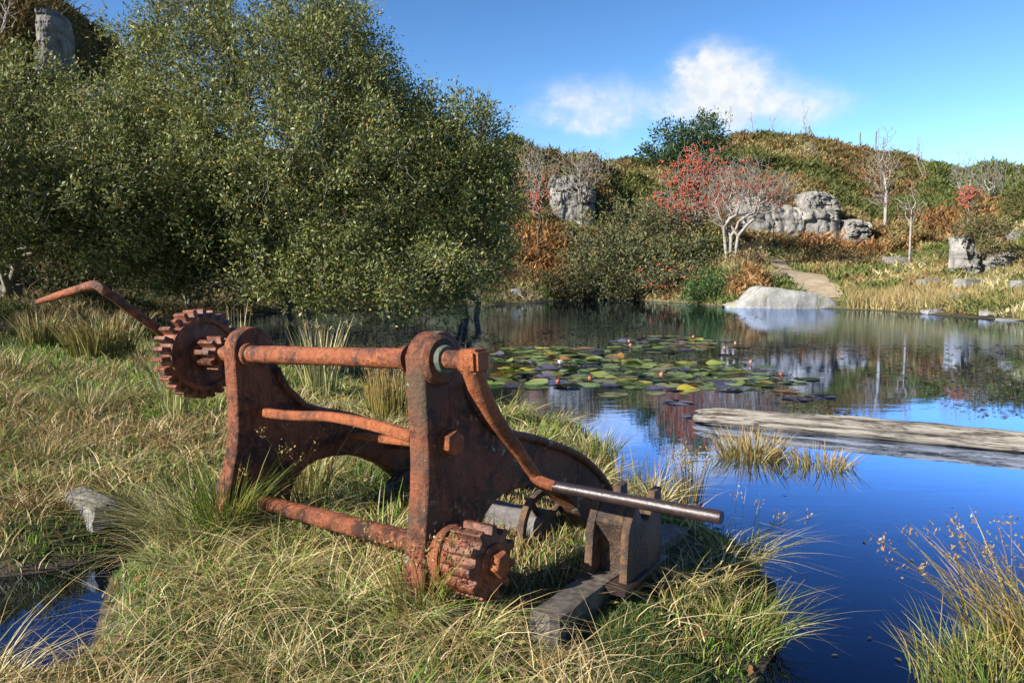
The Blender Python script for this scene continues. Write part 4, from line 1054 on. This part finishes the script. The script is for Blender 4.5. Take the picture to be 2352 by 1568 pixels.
# drum lying low between the frames
dc = np.array([0, .87, -.87])
drum = wpart('drum', lathe('drum', [(.08, .088)] + [(x, .088 + .004 * math.sin(x * 30)) for x in np.linspace(.1, .98, 24)] + [(1.0, .088)], dc[1], dc[2], 44, .06, 15), M_DRUM)
wpart('drum_flange', lathe('drum_flange', [(.95, .176), (.985, .178), (.985, .152), (.95, .150)], dc[1], dc[2], 60, .05, 16, close=False), M_RUST_BROWN, drum)
wpart('drum_flange', lathe('drum_flange', [(.05, .175), (.11, .175), (.11, .08), (.05, .08)], dc[1], dc[2], 52, .05, 17), M_RUST_DARK, drum)
for k in range(4):
    a = k * math.pi / 2 + .5; c0 = np.array([.965, dc[1] + .05 * math.cos(a), dc[2] + .05 * math.sin(a)]); c1 = np.array([.965, dc[1] + .16 * math.cos(a), dc[2] + .16 * math.sin(a)])
    wpart('spoke', sweep('spoke', [c0, (c0 + c1) / 2, c1], [.018, .014, .016], 12, .4, .05, 40 + k), M_RUST_BROWN, drum)

# ------------------------------------------------------------------ loose pedestal casting on a timber beam
bA = atz(1250, 1412, .205); bB = atz(1552, 1206, .18)
bdir = unit(bB - bA); bl = np.linalg.norm(bB - bA); byaw = math.atan2(bdir[1], bdir[0])
bm = bmesh.new(); bmesh.ops.create_cube(bm, size=1); bmesh.ops.scale(bm, vec=(bl, .105, .11), verts=bm.verts)
bmesh.ops.subdivide_edges(bm, edges=[e for e in bm.edges if abs(e.verts[0].co.x - e.verts[1].co.x) > .5], cuts=40, use_grid_fill=True)
bmesh.ops.subdivide_edges(bm, edges=[e for e in bm.edges if abs(e.verts[0].co.y - e.verts[1].co.y) > .05], cuts=7, use_grid_fill=True)
for v in bm.verts:
    x, y, z = v.co
    v.co.z += .016 * (float(fbm(x * 1.5 + 8, y * 60, 6)) - .5) * (1 if z > 0 else .2) + .012 * (float(fbm(x * 6, y * 14, 12)) - .5); v.co.y += .014 * (float(fbm(x * 4 + 3, z * 30, 5)) - .5) * 2
    if abs(x) > bl / 2 - .01: v.co.x += .05 * (float(fbm(y * 40, z * 40, 9)) - .5)
beam = link('timber_beam', bm_mesh('timber_beam', bm, True, 50), M_TIMBER); tag(beam, 'dark wet timber beam lying in the grass under the iron pedestal', 'beam')
mm = (bA + bB) / 2; beam.location = (mm[0], mm[1], mm[2] - .055); beam.rotation_euler = (0, -math.asin(bdir[2]), byaw)
ped = empty('bearing_pedestal'); tag(ped, 'brown iron pedestal with grooved front and hollowed top standing on the timber beam', 'iron casting')
pf = atz(1388, 1332, .19); ped.location = pf + bdir * .10; ped.scale = (1.0, .95, 1.08); ped.rotation_euler = (0, 0, byaw - math.pi / 2)
cheek = [(-.105, -.16), (-.10, .05), (-.085, .17), (-.075, .195), (-.02, .262), (-.005, .265), (.01, .245), (.035, .205), (.065, .185), (.10, .182), (.13, .20), (.155, .235), (.168, .27), (.235, .275), (.24, .10), (.25, -.16)]
core = [(-.02, -.16), (-.015, .11), (-.072, .196), (-.02, .262), (-.005, .264), (.01, .243), (.035, .203), (.065, .183), (.10, .18), (.13, .198), (.15, .22), (.16, .20), (.165, -.16)]
link('cheek', plate('cheek', cheek, -.09, -.056, .006, 2), M_RUST_BROWN, ped)
link('cheek', plate('cheek', cheek, .056, .09, .006, 2), M_RUST_BROWN, ped)
link('saddle', plate('saddle', core, -.057, .057, .004, 1), M_RUST_BROWN, ped)
link('foot_flange', plate('foot_flange', [(-.16, -.02), (-.16, .005), (.28, .005), (.28, -.02)], -.11, .11, .005, 2), M_RUST_DARK, ped)

# ------------------------------------------------------------------ drifted log
la_, lb_ = atz(1628, 972, 0), atz(2352, 1037, 0); ld = unit(lb_ - la_); lb2 = lb_ + ld * 2.2
LL = np.linalg.norm(lb2 - la_); nL, nA = 190, 56
V = []
for i in range(nL):
    x = LL * i / (nL - 1); t = x / LL; e = min(1, (x / .14)) ** .5; r = (.118 + .008 * t + .008 * math.sin(x * 2.1)) * (.72 + .28 * e)
    for q in range(nA):
        a = 2 * math.pi * q / nA; gr = (float(fbm(q * .55 + .5 * math.sin(x * .7), x * .45, 3, 4)) - .5) * .075 + (float(fbm(math.cos(a) * 1.4 + 4, math.sin(a) * 1.4 + x * 1.3, 8, 4)) - .5) * .07
        ca_, sa_ = math.cos(a), math.sin(a); ca_ = math.copysign(abs(ca_) ** .85, ca_); sa_ = math.copysign(abs(sa_) ** .85, sa_)
        V.append((x - LL / 2 + (float(fbm(q * .5, 3., 6)) - .5) * .3 * (1 - e), (r * .74 + gr * .8) * ca_, (r * .74 + gr * .8) * sa_ - .02 * (1 - e)))
Fl = [[i * nA + q, (i + 1) * nA + q, (i + 1) * nA + (q + 1) % nA, i * nA + (q + 1) % nA] for i in range(nL - 1) for q in range(nA)]
me = mesh_np('fallen_log', V, Fl, smooth=True); bm = bmesh.new(); bm.from_mesh(me); bmesh.ops.holes_fill(bm, edges=[e for e in bm.edges if e.is_boundary], sides=0)
log = link('fallen_log', bm_mesh('fallen_log', bm, True, 60), M_LOG); tag(log, 'bleached driftwood log floating across the right of the pond', 'log')
mm = (la_ + lb2) / 2; log.location = (mm[0] - ld[1] * -.10, mm[1] + .07, .04); log.rotation_euler = (0, 0, math.atan2(ld[1], ld[0]))

# ------------------------------------------------------------------ water lilies
RNG = np.random.default_rng(55); random.seed(55)


def zoomxy(x, y): return 1091 + .3417 * x, 717.8 + .3417 * y


def pad_mesh(name, curl, seed):
    r_ = random.Random(seed); bm = bmesh.new(); n = 30; rings = []
    c = bm.verts.new((0, 0, .004)); notch = .16; side = r_.uniform(0, 6.28)
    for q, rr_ in enumerate((.3, .62, .86, 1.0)):
        ring = []
        for k in range(n + 1):
            a = notch + (2 * math.pi - 2 * notch) * k / n; R = rr_ * (1 + .035 * math.sin(a * 3 + seed) + (.02 * math.sin(a * 11 + seed * 2) if q == 3 else 0))
            if q == 3 and k in (0, n): R *= .96
            d = math.cos(a - side); z = .004 + .012 * rr_ * math.sin(a * 4 + seed) + curl * max(0, d - .25) ** 1.6 * rr_ ** 2.2
            f = 1 - .45 * min(1, curl) * max(0, d - .25) * rr_
            ring.append(bm.verts.new((R * math.cos(a) * f, R * math.sin(a) * f, z)))
        rings.append(ring)
    for k in range(n): bm.faces.new((c, rings[0][k], rings[0][k + 1]))
    for q in range(3):
        for k in range(n): bm.faces.new((rings[q][k], rings[q + 1][k], rings[q + 1][k + 1], rings[q][k + 1]))
    bmesh.ops.solidify(bm, geom=bm.faces[:], thickness=.012)
    return bm_mesh(name, bm, True, 60)


PADS = {}
def pad(px, py, colr, curl, size, label, group, var, z=.0):
    key = (colr, curl > 0, curl > .5, var)
    if key not in PADS:
        me = pad_mesh('lily_pad', curl, var * 7 + int(curl * 10)); me.materials.append(PADM[colr]); PADS[key] = me
    o = bpy.data.objects.new('lily_pad', PADS[key]); COL.objects.link(o); p = atz(px, py, 0)
    o.location = (p[0], p[1], .006 + z); o.scale = (size, size, size * (1 if curl else .55)); o.rotation_euler = (RNG.normal(0, .03 if not curl else .06), RNG.normal(0, .03 if not curl else .06), RNG.uniform(0, 6.28))
    tag(o, label, 'lily pad', group); return o


regions = [((530, 290), (440, 62), .85), ((560, 410), (420, 95), 1.0), ((1520, 430), (520, 105), 1.0), ((1250, 215), (330, 58), .6), ((330, 470), (230, 48), .8), ((900, 360), (260, 60), .8), ((1080, 480), (260, 30), .5)]
pts = []
for tries in range(4200):
    (cx, cy), (rx, ry), dn = regions[RNG.integers(len(regions))]
    x = cx + RNG.uniform(-1, 1) * rx; y = cy + RNG.uniform(-1, 1) * ry
    if ((x - cx) / rx) ** 2 + ((y - cy) / ry) ** 2 > 1 or RNG.uniform() > dn: continue
    P_ = atz(*zoomxy(x, y), 0)
    if all((P_[0] - q[0]) ** 2 + (P_[1] - q[1]) ** 2 > .215 ** 2 for q, _, _ in pts): pts.append((P_, x, y))
names = {'green': ('flat green lily pad among the raft', 'curled green lily pad lifting its rim in the raft'), 'yellow': ('yellowing flat lily pad in the raft', 'curled yellow lily pad standing up in the raft'),
         'olive': ('dull olive lily pad in the raft', 'curled olive lily pad in the raft'), 'purple': ('purple-grey flat lily pad in the raft', 'curled purple-brown lily pad in the raft'), 'brown': ('withered brown lily pad in the raft', 'curled withered brown lily pad in the raft')}
for i, (P_, x, y) in enumerate(pts):
    core = (abs(x - 560) < 420 and 260 < y < 470) or (1350 < x < 1760 and 350 < y < 500)
    colr = RNG.choice(['green', 'yellow', 'olive', 'purple', 'brown'], p=[.48, .13, .22, .10, .07] if core else [.44, .05, .24, .24, .03])
    curl = float(RNG.choice([0, .3, .6], p=[.50, .28, .22] if core else [.88, .1, .02]))
    size_ = RNG.uniform(.11, .175); raft = 'upper raft' if y < 285 and x > 950 else 'left raft' if x < 980 else 'right raft'
    lab_ = ('small ' if size_ < .13 else 'large ' if size_ > .155 else '') + names[colr][1 if curl else 0].replace('the raft', 'the ' + raft) + (', toward its far edge' if (y < 330 and raft != 'upper raft') else ', toward its near edge' if y > 440 else '')
    pad(*zoomxy(x, y), colr, curl, size_, lab_, ('curled ' if curl else 'flat ') + colr + ' lily pads, ' + raft, int(RNG.integers(3)), z=RNG.uniform(0, .018))
for (x, y, colr, lb) in [(1690, 197, 'purple', 'purple pad right of the upper raft beside a pink bud'), (1790, 234, 'green', 'green pad floating alone right of the upper raft'), (1700, 290, 'purple', 'purple pad right of the gap in the raft'),
                         (2140, 475, 'green', 'broad grey-green pad near the right tip of the raft'), (2230, 447, 'green', 'long grey-green pad at the far right tip of the raft'), (2090, 527, 'brown', 'withered brown pad at the lower right of the raft'),
                         (2170, 580, 'purple', 'lone grey pad right of the raft above the log'), (2325, 570, 'purple', 'rightmost lone grey pad above the log'), (1370, 605, 'purple', 'large lone grey pad in front of the raft'),
                         (930, 553, 'olive', 'lone pad at the front edge of the raft, left of centre'), (1215, 545, 'olive', 'small olive pad in front of the raft gap'), (1350, 521, 'purple', 'small purple pad in front of the raft centre'),
                         (1470, 700, 'purple', 'small pad floating left of the log end')]:
    pad(*zoomxy(x, y), colr, 0., .16 if 'small' not in lb else .11, lb, None, 1)

# buds and flowers
PET = m_plain('lily_petals', (.62, .34, .26), (.56, .16, .10), 26, .5, .3, 0); PET_W = m_plain('white_lily_petals', (.85, .82, .8), (.8, .6, .58), 12, .5, .3, 0); PET_D = m_plain('dark_lily_sepals', (.38, .09, .05), (.5, .2, .1), 20, .5, .3, 0)
def bud_mesh(op, nm='bud'):
    bm = bmesh.new()
    for k in range(7):
        a = k * 2 * math.pi / 7; rows = []
        for t in np.linspace(0, 1, 6):
            r = (.020 + .018 * math.sin(math.pi * t * .85)) * (1 - t ** 3 * .75) + op * .03 * t; z = .085 * t; w = .45 * math.sin(math.pi * min(.97, t * .88 + .1))
            rows.append([bm.verts.new((r * (1 + .05 * (q == 1)) * math.cos(a + (q - 1) * w), r * (1 + .05 * (q == 1)) * math.sin(a + (q - 1) * w), z)) for q in range(3)])
        for i in range(5):
            for q in range(2): bm.faces.new((rows[i][q], rows[i][q + 1], rows[i + 1][q + 1], rows[i + 1][q]))
    bm2 = bmesh.ops.create_uvsphere(bm, u_segments=10, v_segments=6, radius=.019); bmesh.ops.translate(bm, verts=bm2['verts'], vec=(0, 0, .03))
    return bm_mesh(nm, bm, True, 50)
for (x, y, op, mt, lb) in [(575, 345, 1., PET_W, 'half-open white water lily on the left of the raft'), (1036, 200, .1, PET, 'taller pink bud in the pair at the top of the raft'), (1046, 228, .3, PET, 'lower pink bud in the pair at the top of the raft'), 
                           (1470, 170, 0., PET, 'orange-pink bud at the upper right of the raft'), (1750, 215, 0., PET, 'pink bud on the purple pad right of the upper raft'), (1680, 245, .1, PET, 'pink bud in open water right of the upper raft'), (1850, 345, 0., PET, 'pink bud standing alone right of the raft'),
                           (1255, 432, .2, PET, 'pale bud in the gap between the two rafts'), (553, 478, 0., PET_D, 'dark red bud at the front of the left raft'), (2060, 428, .1, PET_D, 'dark red bud at the right end of the raft'), (775, 458, .1, PET_D, 'low red bud at the front centre of the raft')]:
    p = atz(*zoomxy(x, y + 6), 0); o = link('water_lily', bud_mesh(op), mt); o.location = (p[0], p[1], .01); s_ = .72; o.scale = (s_, s_, s_ * 1.15); o.rotation_euler = (RNG.normal(0, .12), RNG.normal(0, .12), RNG.uniform(0, 6)); tag(o, lb, 'water lily', 'water lily buds')
# drifting fallen leaves and pondweed flecks, uncountable
n = 5200
px = np.concatenate([rnd(620, 1750, 3900), rnd(1650, 2352, 1300)]); py = np.concatenate([rnd(722, 830, 3900), rnd(790, 960, 1300)])
P3 = np.array([atz(a, b, 0) for a, b in zip(px, py)]); P3 = np.concatenate([P3, np.array([atz(a, b, 0) for a, b in zip(rnd(1650, 2352, 16), rnd(1050, 1540, 16))])]); keep = ((fbm(P3[:, 0] * .5, P3[:, 1] * .3, 12) > .47) | (P3[:, 1] < 5)) & (height(P3[:, 0], P3[:, 1]) < -.03); P3 = P3[keep]; P3[:, 2] = .004; n = len(P3)
an = rnd(0, 6.28, n); ax3 = np.stack([np.cos(an), np.sin(an), np.zeros(n)], -1)
sc_ = np.clip(P3[:, 1] / 10, .16, 1); v, f, c = leaves(P3, rnd(.05, .14, n) * sc_, rnd(.03, .06, n) * sc_, np.tile([[0, 0, 1.]], (n, 1)), ax3, pal([(.16, .13, .05), (.22, .17, .05), (.10, .10, .05), (.13, .09, .10)], n, [3, 2, 3, 2]))
tag(link('floating_leaves', mesh_np('floating_leaves', v, f, c), M_LEAF), 'small fallen leaves and weed drifting on the pond', 'leaves', kind='stuff')

# ------------------------------------------------------------------ foreground grass
RNG = np.random.default_rng(5)


def clear(X, Y):
    """true where nothing is trodden or covered: keeps stalks off the beam and out of the puddle"""
    dx, dy = X - mmb[0], Y - mmb[1]; al = dx * bdir[0] + dy * bdir[1]; ac = -dx * bdir[1] + dy * bdir[0]
    return ~((np.abs(al) < bl / 2 + .02) & (ac < .09) & (ac > -.17)) & (sdist(X, Y, PUDDLE) < .06)


mmb = (bA + bB) / 2


def under_winch(X, Y):
    dx, dy = X - L0[0], Y - L0[1]; s_ = dx * ax_a[0] + dy * ax_a[1]; u_ = dx * ax_u[0] + dy * ax_u[1]
    return (s_ > .25) & (s_ < 1.5) & (u_ > .10) & (u_ < 1.35)


def near_sample(n, Y0, Y1, pxr=(-160, 2500)):
    px = rnd(*pxr, n); Y = np.exp(rnd(math.log(Y0), math.log(Y1), n)); X = (px - 1176) / FPX * Y
    return X, Y, height(X, Y)


LAWN = [atz(*q, .1) for q in ((900, 1500), (650, 1440), (420, 1420), (1150, 1540), (330, 1520), (60, 850))]


def lawn(X, Y, r=.30): return np.max([np.exp(-((X - p[0]) ** 2 + (Y - p[1]) ** 2) / (r * max(1, p[1] / 3)) ** 2) for p in LAWN], 0)


def patch(X, Y, s): return fbm(X * 1.1, Y * 1.1, s)


# close turf
X, Y, Z = near_sample(135000, 1.85, 14)
sd = sdist(X, Y, NEAR); ok = (Z > .004) & (sd > -.16) & clear(X, Y) & (RNG.uniform(size=len(X)) < np.clip(.6 + Z * 8, 0, 1))
X, Y, Z = X[ok], Y[ok], Z[ok]; n = len(X); q = patch(X, Y, 81)
gcol = pal(GREEN, n, [3, 3, 2, 1]); scol = pal(STRAW, n, [3, 2, 3, 2]); ocol = pal(OLIVE, n)
u_ = RNG.uniform(size=n); fs = np.clip((q - .45) * 3.0, .03, .48); fs = np.where((X > .4) & (Y < 3.4), fs * .35, fs)
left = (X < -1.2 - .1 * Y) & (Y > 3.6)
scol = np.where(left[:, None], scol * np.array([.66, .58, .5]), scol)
lw = lawn(X, Y); fs = fs * (1 - .85 * lw)
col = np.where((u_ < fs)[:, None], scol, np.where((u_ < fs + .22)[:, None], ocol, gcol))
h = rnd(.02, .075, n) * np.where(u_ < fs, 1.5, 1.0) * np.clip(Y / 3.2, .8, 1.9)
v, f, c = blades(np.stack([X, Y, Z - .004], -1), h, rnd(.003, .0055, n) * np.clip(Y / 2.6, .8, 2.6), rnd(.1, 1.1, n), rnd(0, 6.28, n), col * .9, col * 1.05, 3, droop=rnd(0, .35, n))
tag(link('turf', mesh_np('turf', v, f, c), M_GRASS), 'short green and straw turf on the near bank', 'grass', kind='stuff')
# fallen leaves and broken litter between the blades
X, Y, Z = near_sample(2600, 1.9, 8); ok = (Z > .0) & (RNG.uniform(size=len(X)) < .8); X, Y, Z = X[ok], Y[ok], Z[ok]; n = len(X); an = rnd(0, 6.28, n)
v, f, c = leaves(np.stack([X, Y, Z + rnd(.01, .05, n)], -1), rnd(.02, .06, n), rnd(.012, .03, n), unit(RNG.normal(0, .5, (n, 3)) + np.array([0, 0, 1.])), np.stack([np.cos(an), np.sin(an), rnd(-.3, .3, n)], -1), pal([(.3, .17, .06), (.2, .1, .04), (.46, .34, .12), (.16, .2, .05)], n, [3, 3, 2, 2]))
tag(link('leaf_litter', mesh_np('leaf_litter', v, f, c), M_GRASS), 'brown fallen leaves scattered through the near turf', 'leaves', kind='stuff')
# long arching dead grass in loose tufts
parts = []
X, Y, Z = near_sample(330, 1.95, 11); ok = (Z > .07) & clear(X, Y) & (sdist(X, Y, PUDDLE) < -.26) & ~under_winch(X, Y); X, Y, Z = X[ok], Y[ok], Z[ok]
dens = patch(X, Y, 91); ok = (dens > .36) & (lawn(X, Y) < .45) & ~((X > .25) & (X < 1.4) & (Y < 2.9) & (dens < .55)); X, Y, Z = X[ok], Y[ok], Z[ok]
for i in range(len(X)):
    k = int(RNG.integers(70, 170)); R = RNG.uniform(.04, .11) * np.clip(Y[i] / 3.5, .9, 1.8); an = rnd(0, 6.28, k); rr_ = np.sqrt(rnd(0, 1, k)) * R
    bx = X[i] + np.cos(an) * rr_; by = Y[i] + np.sin(an) * rr_
    dirn = an + RNG.normal(0, .6, k); green = RNG.uniform() < .25
    col = pal(GREEN + OLIVE, k) if green else pal(STRAW + OLIVE, k, [3, 3, 3, 2, 2, 2, 1])
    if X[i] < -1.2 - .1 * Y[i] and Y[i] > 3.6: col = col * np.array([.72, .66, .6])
    hh = rnd(.08, .29, k) * RNG.uniform(.55, 1.2) * (1.0 if X[i] < .9 else .8)
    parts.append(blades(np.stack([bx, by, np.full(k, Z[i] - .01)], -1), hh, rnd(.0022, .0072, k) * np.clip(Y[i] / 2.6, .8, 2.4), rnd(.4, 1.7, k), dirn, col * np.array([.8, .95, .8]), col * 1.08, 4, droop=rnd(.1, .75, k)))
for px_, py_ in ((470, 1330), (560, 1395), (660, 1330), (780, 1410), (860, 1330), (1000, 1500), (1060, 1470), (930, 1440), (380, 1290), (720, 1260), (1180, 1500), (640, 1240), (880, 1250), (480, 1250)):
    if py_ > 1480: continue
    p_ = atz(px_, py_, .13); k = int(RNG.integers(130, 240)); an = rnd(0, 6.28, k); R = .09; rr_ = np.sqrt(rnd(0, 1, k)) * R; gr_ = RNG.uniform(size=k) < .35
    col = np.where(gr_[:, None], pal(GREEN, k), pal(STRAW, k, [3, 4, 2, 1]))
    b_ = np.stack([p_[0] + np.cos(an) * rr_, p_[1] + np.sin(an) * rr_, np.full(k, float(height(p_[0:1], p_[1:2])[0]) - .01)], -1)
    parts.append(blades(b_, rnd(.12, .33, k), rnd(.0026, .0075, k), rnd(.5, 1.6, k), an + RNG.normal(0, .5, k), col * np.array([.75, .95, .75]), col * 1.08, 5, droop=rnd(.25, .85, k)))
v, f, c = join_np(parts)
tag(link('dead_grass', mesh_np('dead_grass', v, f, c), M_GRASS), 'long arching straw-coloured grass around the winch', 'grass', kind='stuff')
# loose single stalks laid over everything
X, Y, Z = near_sample(14000, 1.9, 10); ok = (Z > .05) & clear(X, Y) & (sdist(X, Y, PUDDLE) < -.14) & ~under_winch(X, Y) & ~((X > .3) & (Y < 2.7) & (RNG.uniform(size=len(X)) < .5)); X, Y, Z = X[ok], Y[ok], Z[ok]; n = len(X)
col = pal(STRAW, n, [3, 4, 2, 2]); v, f, c = blades(np.stack([X, Y, Z + .02], -1), rnd(.05, .22, n), rnd(.0026, .0052, n) * np.clip(Y / 2.6, .8, 2.4), rnd(.8, 3.2, n), rnd(0, 6.28, n), col, col * 1.1, 4, droop=rnd(.2, .9, n))
tag(link('straw', mesh_np('straw', v, f, c), M_GRASS), 'loose bleached grass stalks lying over the near turf', 'grass', kind='stuff')


def rush(label, px, py, n, hgt, spread, cols, lean=.35, z=.1, seed=0, wts=None, heads=0, width=.0034, R=.08, bias=None, droop=.25, group=None, cat='rush tussock', green_base=.7, pos=None):
    global RNG
    RNG = np.random.default_rng(700 + seed)
    p = np.array(pos) if pos is not None else atz(px, py, z); gz = float(height(p[0:1], p[1:2])[0]); o = empty('rush_tussock', (p[0], p[1], max(gz, -.12))); tag(o, label, cat, group)
    an = rnd(0, 6.28, n); rr_ = np.sqrt(rnd(0, 1, n)) * R; b = np.stack([np.cos(an) * rr_, np.sin(an) * rr_, np.full(n, -.01)], -1)
    dirn = an + RNG.normal(0, .5, n)
    if bias is not None: dirn = np.where(RNG.uniform(size=n) < .55, bias + RNG.normal(0, .5, n), dirn)
    col = pal(cols, n, wts); h = hgt * rnd(.45, 1.05, n); ln_ = rnd(.05, 1., n) * lean * 2
    dr = rnd(0, droop, n)
    v, f, c = blades(b, h, np.full(n, width) * max(1, p[1] / 3.2), ln_, dirn, col * np.array([green_base, .95, .6]), col, 5, droop=dr, tipw=.55)
    link('stems', mesh_np('stems', v, f, c), M_GRASS, o)
    if heads:
        k = np.argsort(-h)[:heads]; tips = b[k] + np.stack([np.cos(dirn[k]), np.sin(dirn[k]), np.zeros(heads)], -1) * (ln_[k] * h[k] * .8)[:, None]; tips[:, 2] += h[k] * (.88 - dr[k] * .7)
        per = 16; N = heads * per; q = np.repeat(tips, per, 0) + RNG.normal(0, .013, (N, 3)) * np.array([1, 1, 1.5]); axx = unit(RNG.normal(0, .7, (N, 3)) + np.array([0, 0, .8]))
        v, f, c = leaves(q, rnd(.010, .02, N), rnd(.005, .009, N), unit(RNG.normal(size=(N, 3))), axx, pal([(.36, .24, .09), (.44, .32, .14), (.24, .14, .05)], N)); link('seed_heads', mesh_np('seed_heads', v, f, c), M_GRASS, o)['kind'] = 'stuff'
    return o


RG = [(.15, .22, .035), (.22, .24, .04), (.34, .25, .05), (.1, .17, .03)]
RB = [(.42, .26, .10), (.5, .36, .16), (.3, .17, .06), (.24, .2, .06)]
RS = [(.6, .5, .3), (.5, .4, .2), (.4, .3, .12), (.25, .24, .07)]
rush('upright green and orange rush tussock against the far frame foot', 520, 1270, 420, .46, .3, RG, .42, seed=1, heads=16, R=.10)
rush('flattened straw-coloured tussock arching left of the winch', 440, 1260, 700, .34, .3, RS, 1.1, seed=2, R=.14, bias=3.0, droop=.7, width=.0036)
rush('tuft of tall bleached stalks rising behind the gear wheel', 545, 905, 46, .95, .2, RS, .12, seed=3, R=.10, heads=6, width=.0052, droop=.05)
rush('tall pale stalks in front of the water between the frames', 740, 925, 120, .82, .2, RS, .2, seed=4, R=.16, width=.005, heads=10, droop=.1)
rush('brown fine-stemmed rush clump left of the near frame', 905, 985, 520, .52, .2, RB, .14, seed=5, R=.20, heads=40, width=.003)
rush('pale stalks at the left of the gear wheel', 400, 985, 50, .85, .2, RS, .2, seed=6, R=.10, width=.005, droop=.1)
rush('seeding rush in front of the lower shaft', 700, 1195, 130, .55, .2, RG + RB, .45, seed=7, heads=46, R=.12)
rush('green and brown stems at the foot of the near frame', 960, 1440, 170, .36, .2, RG + RB, .3, seed=8, heads=24, R=.10)
rush('grass tuft at the water edge behind the drum', 1368, 1058, 300, .30, .2, RS + RG, .4, seed=9, R=.12)
rush('left brown tuft growing in the water in front of the log', 1725, 1050, 600, .34, .2, RB, .4, seed=10, R=.20, z=0, width=.0046, pos=atz(1725, 1046, 0))
rush('right brown tuft growing in the water in front of the log', 1885, 1068, 380, .29, .2, RB, .38, seed=11, R=.18, z=0, width=.0046, pos=atz(1880, 1066, 0))
rush('sparse broken stems in the water between the two brown tufts', 1800, 1085, 40, .24, .2, RB, .5, seed=12, R=.12, z=0, pos=atz(1800, 1080, 0))
rush('dark stemmed rush with a tall seed plume beyond the crank handle', 1582, 1190, 110, .46, .2, [(.16, .12, .06), (.3, .2, .09), (.12, .12, .04)], .12, seed=13, R=.06, heads=24, z=.05, width=.0044)
rush('thin bare stems at the water edge left of the seed plume', 1500, 1165, 70, .34, .2, RB + RG, .25, seed=14, R=.16, z=.03)
rush('thin stems at the water edge behind the big frame', 1430, 1130, 60, .34, .2, RB + RG, .25, seed=15, R=.12, z=.03)
rush('drooping straw tuft at the right end of the near bank', 1690, 1275, 260, .26, .2, RS, .9, seed=16, R=.12, heads=6, droop=.6, bias=-.2)
rush('tall seeding brown rush clump at the lower right corner', 2360, 1500, 330, .40, .2, RB, .6, seed=17, R=.20, heads=30, z=.03, bias=2.6, width=.0046)
rush('green and straw tuft at the right edge of the corner mound', 2290, 1600, 420, .20, .2, RS + RG, .6, seed=18, R=.22, z=.03)
rush('short stubble of cut stems left of the corner clump', 2170, 1540, 80, .26, .2, RB + RG, .4, seed=19, R=.12, z=.02)
rush('brown grass mound at the left behind the crank', 235, 830, 620, .74, .2, RB + OLIVE, .32, seed=20, R=.42, heads=40, width=.0042)
rush('pale grass tuft at the far left under the crank handle', 95, 800, 300, .72, .2, RS + RB, .3, seed=21, R=.26, width=.0042)
rush('straw tuft at the left edge of the near bank', 20, 880, 320, .38, .2, RB + OLIVE, .6, seed=22, R=.24, width=.003)
rush('olive tuft between the left edge and the gear wheel', 200, 960, 320, .34, .2, OLIVE + RS, .6, seed=23, R=.24, width=.003)
rush('tan tuft beside the pale granite block', 90, 1080, 320, .26, .2, RB + OLIVE, .8, seed=24, R=.20, width=.003)
rush('tuft of fine grass on the water edge right of the drum', 1480, 1150, 160, .22, .2, RS + RG, .5, seed=25, R=.10, z=.04)
rush('green grass tuft overhanging the water at the front right bank', 1712, 1420, 300, .22, .2, RS + RG, .9, seed=26, R=.14, bias=.2, droop=.5)
# moss cushions on the shaded right bank
n = 26000; px = rnd(1380, 1760, n); py = rnd(1290, 1600, n); P3 = np.array([atz(a, b, .13) for a, b in zip(px, py)]); Z = height(P3[:, 0], P3[:, 1]); q = fbm(P3[:, 0] * 3, P3[:, 1] * 3, 15)
ok = (Z > .02) & (q > .47); P3, Z, q = P3[ok], Z[ok], q[ok]; P3[:, 2] = Z; n = len(P3); col = pal([(.05, .095, .02), (.075, .13, .025), (.12, .16, .035)], n)
v, f, c = blades(P3, rnd(.02, .055, n) * (.5 + q), rnd(.003, .006, n), rnd(.2, 1.2, n), rnd(0, 6.28, n), col, col * 1.1, 2)
tag(link('moss', mesh_np('moss', v, f, c), M_GRASS), 'green moss on the shaded right of the near bank', 'moss', kind='stuff')
# four yellow hawkbit flowers
MY = m_plain('yellow_petals', (.8, .58, .02), (.75, .48, .02), 20, .6, .2, 0); MST = m_plain('flower_stalk', (.15, .2, .05), (.2, .22, .06), 20)
for px, py, Y, lb in ((840, 890, 6.6, 'highest yellow flower behind the tie rod'), (858, 887, 6.7, 'yellow flower right of the highest one'), (787, 917, 6.4, 'yellow flower lowest behind the tie rod'), (475, 995, 5.2, 'lone yellow flower in grass below the gear wheel')):
    c_ = at(px, py, Y); gz = float(height(c_[0:1], c_[1:2])[0]); o = empty('yellow_flower', (c_[0], c_[1], gz)); tag(o, lb, 'flower')
    hh = max(.06, c_[2] - gz); link('stalk', sweep('stalk', [(0, 0, 0), (.01, 0, hh * .5), (0, 0, hh)], [.003, .003, .003], 6, 0, 0), MST, o)
    bm = bmesh.new()
    for k in range(14):
        a = k * 2 * math.pi / 14; r1 = .026
        vs_ = [bm.verts.new((math.cos(a + d) * r, math.sin(a + d) * r, hh + z)) for d, r, z in ((0, .003, 0), (-.17, r1 * .8, .008), (0, r1, .010), (.17, r1 * .8, .008))]; bm.faces.new(vs_)
    link('petals', bm_mesh('petals', bm), MY, o)
